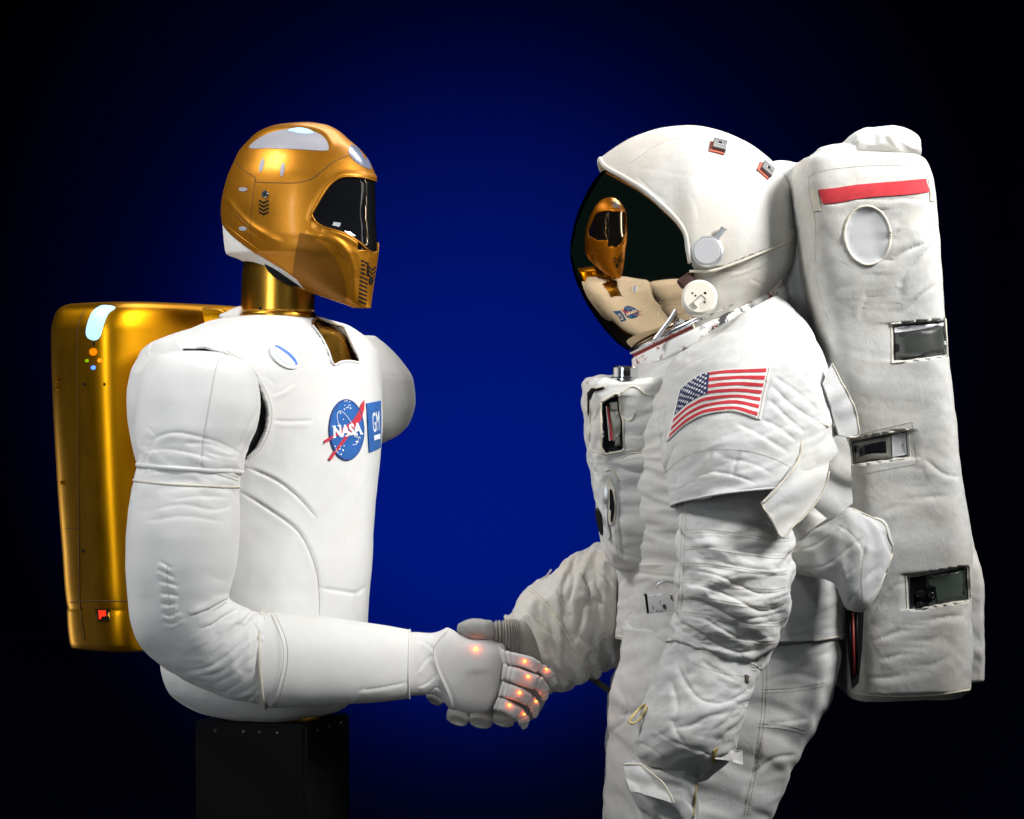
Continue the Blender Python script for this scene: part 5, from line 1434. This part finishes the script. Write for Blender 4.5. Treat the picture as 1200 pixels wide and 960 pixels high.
# ---- helmet
YH = 0.05
tt = -0.22
yv = lambda x: YH + tt * (x - 790) * S
def vst(x0, y0, x1, y1):
    h_ = (y0 - y1) / 2; t_ = max(0.01, ((x0 + x1) / 2 - 667) / 141)
    return dict(L=(x0, y0), R=(x1, y1), y=yv(x1), r=111 * t_**0.69 / h_, p=2.7, uy=-0.07)
VZ = loft([vst(669, 306, 669, 283), vst(673, 324, 673, 262), vst(681, 344, 681, 239), vst(694, 367, 693, 216), vst(710, 389, 708, 198.5), vst(730, 408, 727, 186), vst(755, 420, 750, 178), vst(785, 426, 780, 174), vst(807, 426, 804, 174)], 1.0, 300, 2.7, round0=0.0016)
HS = loft([dict(L=(703, 392), R=(701, 187), y=YH, r=0.72), dict(L=(717, 404), R=(715, 177), y=YH, r=0.75), dict(L=(745, 420), R=(744, 160.5), y=YH, r=0.8), dict(L=(781, 432), R=(781, 149.5), y=YH, r=0.84), dict(L=(806, 434), R=(806, 147.5), y=YH, r=0.88), dict(L=(837, 428), R=(837, 151.5), y=YH, r=0.88), dict(L=(869, 410), R=(869, 164), y=YH, r=0.92), dict(L=(900, 378), R=(900, 186), y=YH, r=0.96), dict(L=(919, 346), R=(919, 208), y=YH, r=1.0), dict(L=(931, 320), R=(931, 228), y=YH, r=1.0), dict(L=(939, 290), R=(939, 250), y=YH, r=1.0)], 1.2, 420, 2.0, round1=0.003)
HS.bumps(0.0018, 7, 3, seed=6)
h6 = lambda q: [(650 + x/3.2, 130 + y/3.2) for x, y in q]
for q, a, w in (([(310, 250), (360, 300), (420, 340)], 0.002, 4), ([(300, 200), (350, 150), (420, 115), (505, 98), (560, 102)], 0.0012, 2), ([(330, 220), (420, 230), (520, 250)], 0.001, 5), ([(500, 300), (530, 360), (540, 420)], 0.001, 5)): HS.stroke(h6(q), a, w, 'crease')
EDGE = [(702, 184), (709, 195), (730, 207), (753, 221), (770, 235), (787, 250.5), (798, 264), (804, 276), (806, 292), (809, 308)]
LOWER = [(809, 308), (812, 316), (850, 313), (880, 300), (915, 287), (940, 274)]
px = to_px(HS.G); N = HS.normals(); facing = (N * (CAMP - HS.G)).sum(-1) > -0.0
msk = in_poly(px, np.array(EDGE + LOWER[1:] + [(960, 260), (960, 100), (690, 100), (690, 180)])) & facing
far_ = ~facing
mm = msk | (msk[:, (HS.n - np.arange(HS.n)) % HS.n])
helm = HS.mesh('helmet', M['helmet'], person, keep=mm, solid=0.006)
VZ_o = VZ.mesh('visor', M['visor'], helm)
def mirror_y(pts, y0=YH): q = np.array(pts).copy(); q[:, 1] = 2*y0 - q[:, 1]; return q
for (off, r_, m_, nm, dx) in ((-0.001, 0.0042, M['helmet'], 'brim', 0), (-0.006, 0.0022, M['metal'], 'visor_bezel', -3.0), (-0.011, 0.0022, M['gold_dark'], 'visor_gasket', -5.0)):
    pl = [(x + dx*0.55 + (2 if i == 0 and dx else 0), y + (-dx)*0.5 + (4 if i == 0 and dx else 0)) for i, (x, y) in enumerate(EDGE)][(1 if dx else 0):]
    pts = np.array(on(HS, pl, 2.0, off))
    for _ in range(3): pts[1:-1] = (pts[:-2] + 2*pts[1:-1] + pts[2:]) / 4
    tube(nm, pts, r_, m_, helm); tube(nm, mirror_y(pts), r_, m_, helm)
# lower skirt of the helmet
SK = loft([dict(L=(789, 330), R=(945, 262), y=YH, r=0.95), dict(L=(794, 350), R=(943, 274), y=YH, r=1.0), dict(L=(803, 375), R=(936, 300), y=YH, r=1.02), dict(L=(812, 394), R=(920, 328), y=YH, r=1.05), dict(L=(816, 399), R=(915, 338), y=YH, r=1.05)], 1.2, 300, 2.0)
rcx = to_px(SK.G)
SKK = loft([dict(L=(739, 352), R=(944, 262), y=YH, r=0.93), dict(L=(745, 372), R=(942, 276), y=YH, r=0.97), dict(L=(750, 398), R=(935, 302), y=YH, r=1.0), dict(L=(752, 418), R=(922, 328), y=YH, r=1.02), dict(L=(753, 424), R=(917, 340), y=YH, r=1.02)], 1.2, 360, 2.0)
SKK.bumps(0.003, 10, 3, seed=41)
for q, a, w in (([(610, 590), (700, 600), (830, 530)], 0.004, 5), ([(730, 630), (770, 650), (800, 670)], 0.003, 3), ([(640, 640), (760, 600), (880, 530)], 0.003, 6)): SKK.stroke(h6(q), a, w, 'crease')
px = to_px(SKK.G); N = SKK.normals(); fc = (N * (CAMP - SKK.G)).sum(-1) > 0
mk = in_poly(px, np.array([(800, 352), (806, 372), (819, 397), (826, 412), (960, 360), (960, 240), (805, 305)])) & fc
mk = mk | mk[:, (SKK.n - np.arange(SKK.n)) % SKK.n]
sk = SKK.mesh('skirt', M['helmet'], helm, keep=mk, solid=0.004)
piping('skirt_piping', HS, [(808, 318), (835, 317), (860, 309), (890, 297), (915, 286), (937, 275)], 0.0024, M['trim'], helm, off=0.001)
piping('skirt_piping', SKK, [(818, 397), (835, 390), (860, 376), (885, 358), (905, 340), (915, 328)], 0.0028, M['trim'], sk, off=0.001)
piping('skirt_piping', SKK, [(809, 372), (814, 385), (820, 397)], 0.0018, M['trim'], sk, off=0.001)
stitching('stitching', HS, [h6([(285, 195), (330, 165), (400, 122), (505, 98), (600, 104), (700, 150), (790, 210)]), h6([(325, 285), (420, 370), (490, 440), (512, 490)]), h6([(560, 608), (640, 590), (750, 555), (850, 510), (915, 476)])], M['thread'], helm, r=0.0004)
# helmet base and neck ring
HB2 = loft([dict(L=(741, 358), R=(930, 275), y=YH, r=0.88), dict(L=(741, 400), R=(928, 300), y=YH, r=0.9), dict(L=(740, 410), R=(925, 318), y=YH, r=0.92)], 1.5, 200, 2.0)
px = to_px(HB2.G); mk = px[..., 0] > 775 - (px[..., 1] - 398) * 0.75
hb2 = HB2.mesh('helmet_base', M['chipped'], helm, keep=mk)
m = mat('peeling_label_ring', (0.78, 0.77, 0.75), 0.5); t = NT(m)
n1 = t.ramp(t.noise(42, 6, 0.75), [(0.55, (0, 0, 0)), (0.59, (1, 1, 1))]); n2 = t.ramp(t.noise(9, 2, 0.5), [(0.42, (1, 1, 1)), (0.5, (0, 0, 0))])
c1 = t.mix(n1, (0.78, 0.77, 0.75), (0.26, 0.05, 0.04)); t.l(t.mix(t.math('MULTIPLY', n2, t.ramp(t.noise(60, 4, 0.7), [(0.5, (0, 0, 0)), (0.55, (1, 1, 1))])), c1, (0.06, 0.06, 0.06)), t.b.inputs['Base Color'])
M['ring'] = m
NR = loft([dict(L=(739, 407), R=(922, 318), y=YH, r=0.93), dict(L=(737.5, 410), R=(924, 322), y=YH, r=0.96), dict(L=(738, 414), R=(924, 326), y=YH, r=0.97), dict(L=(742, 417), R=(922, 329), y=YH, r=0.95), dict(L=(742, 420), R=(922, 331), y=YH, r=0.95), dict(L=(740, 421), R=(925, 333), y=YH, r=0.98), dict(L=(742, 436), R=(927, 346), y=YH, r=1.0), dict(L=(748, 440), R=(925, 352), y=YH, r=0.98)], 0.8, 300, 2.0)
px = to_px(NR.G); qx = (px[:-1] + px[1:]) / 2
row = np.arange(NR.m - 1) / (NR.m - 1)
mi = np.repeat((row < 0.18)[:, None] * 1 + ((row > 0.24) & (row < 0.36))[:, None] * 2, NR.n, 1).reshape(-1)
nr = NR.mesh('neck_ring', [M['ring'], M['metal'], M['red_ring']], person, midx=mi)
tube('visor_frame', [P(*q, -0.07) for q in resample([(799, 352), (786, 374), (766, 400)], 3)], 0.0042, M['metal_satin'], helm)
# latch disc with its lever
h, n = HS.hit(829, 295)
if h is None: h, n = P(829, 295, -0.12), np.array([0, -1.0, 0])
n = np.array([-0.15, -0.97, 0.1]); n /= np.linalg.norm(n)
V, F = disc_solid(h - n*0.004, n, 0.0262, 0.012, 48, 0.25); lt = link('visor_latch', V, F, M['metal_satin'], helm, sharp=40)
V, F = disc_solid(h + n*0.0075, n, 0.0215, 0.0012, 48, 0.5); link('latch_face', V, F, M['pack_grey'], lt, sharp=40)
lv = np.array([14.0, 0, 19.0]); lv /= np.linalg.norm(lv); lv = lv - n*(lv@n); lv /= np.linalg.norm(lv); lw = np.cross(n, lv)
V, F = box_geo(h + n*0.004 + lv*0.033, [lv, n, lw], [0.0135, 0.003, 0.0045], 0.3); link('latch_lever', V, F, M['metal_satin'], lt, sharp=40)
# round knob
kc = P(819.5, 350, -0.135); n = np.array([-0.05, -0.98, 0.12]); n /= np.linalg.norm(n)
V, F = disc_solid(kc - n*(-0.004) - n*0.022, n, 0.029, 0.034, 56, 0.12); kb = link('pivot_knob', V, F, M['cream_plastic'], helm, sharp=40)
fc_ = kc + n*0.016
ux = np.cross([0, 0, 1.0], n); ux /= np.linalg.norm(ux); ux = ux * (1 if ux[0] > 0 else -1); uz = np.cross(n, ux); uz = uz * (1 if uz[2] > 0 else -1)
for dx, dy, r_ in ((-8, 4.5, 1.2), (-4.5, 1.5, 1.2), (6.5, 4.5, 1.6), (6, -6, 1.2)):
    V, F = disc_solid(fc_ + ux*dx*S + uz*dy*S - n*0.0005, n, r_*S, 0.0008, 14); link('knob_hole', V, F, M['black'], kb)
d_ = ux*0.72 + uz*0.69; V, F = box_geo(fc_ + ux*-0.2*S + uz*-4.5*S, [d_, n, np.cross(n, d_)], [0.0095, 0.003, 0.005], 0.3); link('knob_paddle', V, F, M['cream_plastic'], kb)
V, F = box_geo(P(803.5, 329, -0.115), [(0.8, 0.1, 0.6), (0, 1, 0), (-0.6, 0, 0.8)], [0.013, 0.012, 0.009], 0.5); link('hinge_cover', V, F, mat('dark_oxide_red', (0.045, 0.012, 0.01), 0.6), helm)
# two clips
for (x, y, rot) in ((842.5, 173.5, 0.25), (897, 201, 0.5)):
    h, n = HS.hit(x, y)
    u = np.array([math.cos(-rot), 0, math.sin(-rot)]); u = u - n*(u@n); u /= np.linalg.norm(u); w_ = np.cross(n, u); w_ *= np.sign(w_[2])
    V, F = box_geo(h - u*0.003 - w_*0.003, [u, n, w_], [0.0125, 0.0018, 0.0135], 0.3); link('red_pad', V, F, mat('faded_red_pad', (0.45, 0.10, 0.06), 0.8), helm)
    V, F = box_geo(h + n*0.004 + w_*0.002, [u, n, w_], [0.0105, 0.0035, 0.0125], 0.25); cl_ = link('clip', V, F, M['grey_clip'], helm, sharp=40)
    V, F = box_geo(h + n*0.0078 + w_*0.001 + u*0.004, [u, n, w_], [0.006, 0.0005, 0.0007], 0.2); link('clip_slot', V, F, M['metal'], cl_)
    V, F = disc_solid(h + n*0.0074 + w_*0.006 - u*0.0, n, 0.003, 0.0006, 16); link('clip_hole', V, F, M['black'], cl_)
# cloth bridge from the helmet to the pack
NB = loft([dict(L=(885, 370), R=(880, 200), y=YH, r=0.4), dict(L=(920, 400), R=(908, 190), y=YH, r=0.42), dict(L=(945, 420), R=(935, 186), y=YH, r=0.5), dict(L=(962, 425), R=(957, 179), y=YH, r=0.6), dict(L=(978, 425), R=(970, 176), y=YH, r=0.6)], 1.6, 240, 2.3)
NB.bumps(0.006, 9, 3, seed=51); NB.cloth('B', 0.3, round_=1, u0=0.2)
for q, a, w in (([(932, 250), (944, 300), (956, 352), (960, 400)], 0.008, 6), ([(945, 230), (958, 290), (968, 340)], 0.006, 6), ([(925, 215), (940, 212), (960, 205)], 0.005, 5), ([(930, 330), (945, 370), (950, 410)], 0.007, 5), ([(915, 350), (930, 380), (935, 415)], 0.006, 5)): NB.stroke(q, a, w, 'crease')
NB.mesh('neck_cover', SU, person)
fl = fld(-0.19, 0.2, -0.1, 985, 470, 0.007, 0.02, 9, 0.008)
z7 = lambda q: [(880 + x/2.667, 420 + y/2.667) for x, y in q]
hf = patch('harness_flap', fl, z7([(250, 18), (272, 62), (300, 115), (322, 160), (332, 232), (300, 246), (272, 242), (256, 190), (240, 130), (222, 82)]), SU, person, off=0, thick=0.006, res=3, edge=3)
tube('flap_piping', [fl.hit(x, y, 0.006)[0] for x, y in resample(catmull(z7([(250, 18), (272, 62), (300, 115), (322, 160), (332, 232), (300, 246)]), 6), 2)], 0.0016, M['trim'], hf)
fl2 = fld(-0.165, 0.1, 0, 990, 550, 0.007, 0.02, 12, 0.004)
hf2 = patch('harness_flap', fl2, [(968, 515), (988, 508), (995, 525), (997, 560), (998, 590), (985, 600), (970, 608), (950, 590), (962, 560)], SU, person, off=0, thick=0.005, res=3, edge=3)
# hip bellows tied to the pack
HBW = loft([dict(L=(905, 668), R=(905, 640), y=-0.10, r=1.4), dict(L=(932, 672), R=(928, 636), y=-0.13, r=1.3), dict(L=(955, 676), R=(955, 620), y=-0.15, r=0.9), dict(L=(978, 682), R=(980, 604), y=-0.165, r=0.65), dict(L=(992, 712), R=(1000, 597), y=-0.17, r=0.45), dict(L=(1011, 716), R=(1022, 606), y=-0.175, r=0.38), dict(L=(1028, 694), R=(1037, 613), y=-0.175, r=0.35), dict(L=(1039, 668), R=(1045, 636), y=-0.17, r=0.4)], 1.4, 200, 2.6, round1=0.003)
HBW.bumps(0.003, 10, 2, seed=61); HBW.cloth('C', 0.22, round_=1)
for q, a, w in (([(150, 600), (210, 580), (290, 520)], 0.004, 4), ([(160, 660), (230, 650), (300, 600), (350, 560)], 0.005, 5), ([(290, 690), (340, 640), (360, 580)], 0.004, 4), ([(300, 780), (350, 700), (400, 650)], 0.005, 5), ([(270, 520), (310, 550), (350, 600), (345, 650)], 0.003, 3)): HBW.stroke(z7(q), a, w, 'crease')
hbw = HBW.mesh('hip_bellows', SU, person, cap0=True)
piping('bellows_piping', HBW, z7([(318, 470), (370, 495), (415, 515), (430, 560), (443, 598), (425, 660), (395, 720), (355, 785)]), 0.0018, M['trim'], hbw)
stitching('stitching', HBW, [z7([(272, 515), (310, 555), (350, 600), (345, 680), (350, 770)])], M['thread'], hbw, r=0.0004)

# ------------------------------------------------------------------ life support pack
pack = thing('life_support_backpack', 'white cloth covered life support backpack with red band, worn by the astronaut', 'backpack', tuple(P(1070, 822, 0.09)))
YP = 0.09
PK = loft([dict(L=(970, 176), R=(1080, 180), y=YP, ys=-0.09, r=2.5), dict(L=(943, 184), R=(1088, 187), y=YP, ys=-0.09, r=2.25), dict(L=(936, 196), R=(1093.5, 197), y=YP, ys=-0.09, r=2.15), dict(L=(932, 230), R=(1100, 230), y=YP, ys=-0.09, r=2.1), dict(L=(938, 300), R=(1104, 300), y=YP, ys=-0.09, r=2.1), dict(L=(956, 380), R=(1111.5, 380), y=YP, ys=-0.09, r=2.1), dict(L=(968, 450), R=(1120.5, 450), y=YP, ys=-0.09, r=2.1), dict(L=(982, 520), R=(1130, 520), y=YP, ys=-0.09, r=2.1),
           dict(L=(990, 580), R=(1136, 580), y=YP, ys=-0.09, r=2.1), dict(L=(993, 640), R=(1143, 640), y=YP, ys=-0.09, r=2.05), dict(L=(994, 700), R=(1143, 700), y=YP, ys=-0.09, r=2.0), dict(L=(995, 770), R=(1145, 770), y=YP, ys=-0.09, r=2.0), dict(L=(996, 810), R=(1144, 808), y=YP, ys=-0.09, r=2.0), dict(L=(1000, 823), R=(1134, 820), y=YP, ys=-0.09, r=2.0)], 1.7, 480, 5.5, round1=0.006)
PK.bumps(0.004, 4.5, 2, seed=71); PK.bumps(0.0015, 13, 3, seed=72); PK.cloth('C', 0.05, round_=1.3, u0=0.1, v0=0.4)
k9 = lambda q: [(900 + x/3.2, 130 + y/3.2) for x, y in q]
k8 = lambda q: [(930 + x/2.284, 420 + y/2.284) for x, y in q]
for q, a, w in ((k9([(600, 490), (520, 520), (460, 560), (440, 620)]), 0.007, 8), (k9([(640, 480), (560, 560), (500, 640), (480, 760)]), 0.006, 9), (k9([(500, 440), (460, 470), (430, 500)]), 0.005, 5), (k9([(420, 600), (380, 680), (340, 780)]), 0.005, 8), (k9([(640, 640), (560, 700), (500, 760)]), 0.004, 6), (k9([(190, 350), (270, 345), (360, 325), (440, 340), (520, 330), (620, 350)]), 0.003, 4), (k9([(180, 620), (200, 720), (230, 800)]), 0.006, 6),
                (k8([(330, 280), (345, 320), (330, 400)]), 0.004, 5), (k8([(350, 270), (400, 310), (450, 320)]), 0.004, 6), (k8([(210, 760), (290, 730), (380, 700), (460, 690)]), 0.006, 7), (k8([(230, 810), (300, 790), (400, 740)]), 0.005, 7), (k8([(200, 700), (260, 620), (300, 600)]), 0.004, 6), (k8([(480, 700), (490, 800), (475, 860)]), 0.005, 5), (k8([(200, 860), (300, 850), (420, 800)]), 0.004, 7), (k8([(230, 420), (320, 380), (420, 370)]), 0.004, 8)):
    PK.stroke(q, a, w, 'crease')
WINS = [k9([(470, 806), (668, 786), (674, 912), (473, 938)]), k8([(154, 222), (302, 195), (306, 262), (160, 282)]), k8([(306, 588), (464, 560), (468, 644), (310, 670)])]
for q in WINS: PK.press([(x + 2.2*np.sign(x - np.mean([w[0] for w in q])), y + 2.2*np.sign(y - np.mean([w[1] for w in q]))) for x, y in q], 0.010)
PK.press(ell(1016.5, 276, 26, 33.5, 48, -0.08), 0.003)
pk = PK.mesh('pack_cover', M['suit_dirty'], pack, cap0=True, cap1=True)
HP = loft([dict(L=(985, 190), R=(984, 171), y=YP, r=7), dict(L=(996, 192), R=(996, 160.5), y=YP, r=5.5), dict(L=(1012, 192), R=(1012, 153.5), y=YP, r=4.5), dict(L=(1035, 192), R=(1035, 151.5), y=YP, r=4.5), dict(L=(1058, 192), R=(1058, 155.5), y=YP, r=4.5), dict(L=(1069, 193), R=(1069, 165), y=YP, r=5), dict(L=(1072, 194), R=(1073, 182), y=YP, r=7)], 1.4, 240, 3, 0.003, 0.003)
HP.bumps(0.003, 14, 3, seed=81); HP.cloth('C', 0.12, round_=2)
hp = HP.mesh('top_cover', SU, pack)
piping('top_piping', HP, [(1004, 164), (1005, 178), (1040, 178), (1071, 181)], 0.0013, M['trim'], hp)
NL = loft([dict(L=(945, 200), R=(948, 184), y=YP-0.02, r=9), dict(L=(958, 198), R=(960, 175), y=YP, r=7), dict(L=(975, 196), R=(976, 172.5), y=YP, r=7), dict(L=(995, 196), R=(996, 168), y=YP, r=6), dict(L=(1010, 196), R=(1012, 172), y=YP, r=6)], 1.5, 160, 2.6, 0.004, 0.004)
NL.cloth('B', 0.2, round_=1)
NL.mesh('top_fold', SU, pack)
def kp(name, poly, m_, off, th=0.001, parent=None, **kw): return patch(name, PK, poly, m_, parent or pk, off=off, thick=th, res=kw.pop('res', 4), **kw)
kp('red_band', k9([(190, 296), (250, 290), (330, 278), (420, 270), (500, 264), (590, 255), (602, 304), (560, 310), (480, 318), (390, 322), (320, 334), (260, 345), (206, 348)]), M['red'], 0.001, 0.001, edge=3)
kp('band_tab', k9([(168, 298), (188, 296), (196, 345), (198, 374), (174, 378)]), M['trim'], 0.0008, 0.0012)
kp('band_tab', k9([(598, 256), (612, 254), (622, 340), (606, 338)]), M['trim'], 0.0008, 0.0012)
e_ = ell(1016.5, 276, 27, 34.5, 48, -0.08)
kp('port_cover', e_, M['pack_grey'], 0.0005, 0.0012, res=5)
piping('port_rim', PK, list(map(tuple, np.r_[e_, e_[:1]])), 0.0022, M['trim'], pk, off=0.001)
def window(frame, rec, parts, piping_=True):
    stitching('stitching', PK, [frame + frame[:1]], M['thread'], pk, r=0.0005, smooth=False)
    w_ = kp('window', rec, M['dark_glass'], 0.0004, 0.0006, edge=4)
    for nm, q, m_, o_ in parts: kp(nm, q, m_, 0.0012 + o_, 0.0012)
    cx_ = np.mean([q[0] for q in rec]); cy_ = np.mean([q[1] for q in rec]); rr_ = [(cx_ + (x-cx_)*1.02 + np.sign(x-cx_)*2.0, cy_ + (y-cy_)*1.02 + np.sign(y-cy_)*2.0) for x, y in rec]
    piping('window_piping', PK, rr_ + rr_[:1], 0.0014, M['trim'], pk, off=0.0003, relax=0, smooth_path=False)
window(k9([(463, 800), (676, 778), (684, 918), (466, 944)]), k9([(470, 806), (668, 786), (674, 912), (473, 938)]), [('inner_rim', k9([(472, 812), (660, 794), (660, 806), (560, 822), (473, 832)]), M['pack_grey'], 0.0), ('inner_panel', k9([(474, 834), (560, 826), (655, 808), (662, 908), (476, 932)]), M['dark_glass'], 0.0), ('inner_knob', k9([(474, 872), (488, 876), (490, 900), (474, 906)]), M['black'], 0.001)])
window(k8([(138, 212), (318, 170), (332, 282), (148, 316)]), k8([(154, 222), (302, 195), (306, 262), (160, 282)]), [('inner_box', k8([(158, 228), (258, 208), (262, 266), (160, 280)]), M['olive'], 0.0), ('inner_panel', k8([(161, 234), (246, 220), (248, 252), (163, 266)]), M['black_gloss'], 0.001), ('inner_rim', k8([(262, 206), (300, 199), (303, 258), (264, 264)]), M['pack_grey'], 0.0)])
window(k8([(300, 584), (468, 555), (474, 650), (306, 676)]), k8([(306, 588), (464, 560), (468, 644), (310, 670)]), [('inner_box', k8([(312, 588), (352, 580), (356, 612), (376, 614), (380, 640), (345, 668), (314, 668)]), M['pedestal'], 0.0), ('inner_panel', k8([(360, 582), (460, 565), (464, 640), (384, 652), (380, 612), (362, 606)]), mat('dull_green_panel', (0.05, 0.065, 0.05), 0.4), 0.0)])
for x, y, r_ in ((1078, 696, 4.6), (1091, 697, 3.8), (1077, 709, 3.4), (1088, 709, 2.4)):
    h, n = PK.hit(x, y)
    V, F = disc_solid(h + n*0.002, n, r_*S, 0.005, 20, 0.3); link('inner_knob', V, F, M['black_gloss'], pk, sharp=40)
fl3 = fld(-0.17, 0.0, 0, 1000, 760, 0.0, 0.05, 1)
# open slot with dark connectors beside the lower edge
sf = Field(lambda x, y: -0.165 + 0.02)
slot = patch('connector_slot', sf, [(990, 716), (1012, 714), (1010, 760), (1006, 800), (998, 808), (994, 770)], M['black'], pk, off=0, thick=0.004, res=5)
for k in range(3): V, F = tube_geo([P(995 + 4.5*k, 718, -0.152), P(998 + 3*k, 790, -0.152)], 0.0022, 8); link('connector_hose', V, F, M['pedestal'] if k != 1 else M['red_ring'], slot)
stitching('stitching', PK, [k9([(152, 262), (158, 330), (176, 400), (180, 520), (176, 568)]), k9([(150, 250), (190, 228), (300, 212), (420, 204), (540, 206)]), k8([(205, 888), (300, 905), (400, 898), (475, 878)]), k8([(205, 894), (300, 911), (400, 904), (475, 884)]), k8([(138, 212), (230, 190), (318, 170)]), k9([(630, 370), (618, 430), (606, 470)])], M['thread'], pk, r=0.0005)
SP = loft([dict(L=(1132, 598), R=(1139.5, 600), y=YP, ys=-0.03, r=9), dict(L=(1128, 640), R=(1148, 640), y=YP, ys=-0.03, r=8), dict(L=(1128, 690), R=(1156, 690), y=YP, ys=-0.03, r=6.5), dict(L=(1128, 760), R=(1158, 760), y=YP, ys=-0.03, r=6), dict(L=(1130, 798), R=(1157.5, 798), y=YP, ys=-0.03, r=6)], 1.8, 160, 4, 0.004, 0.006)
SP.bumps(0.004, 12, 3, seed=91); SP.folds(0.003, 20, 0.6, 0.8, 5)
SP.mesh('back_panel', M['suit_dirty'], pack)
piping('bottom_piping', PK, [(998, 812), (1020, 815), (1060, 816), (1100, 814), (1138, 808)], 0.002, M['trim'], pk)
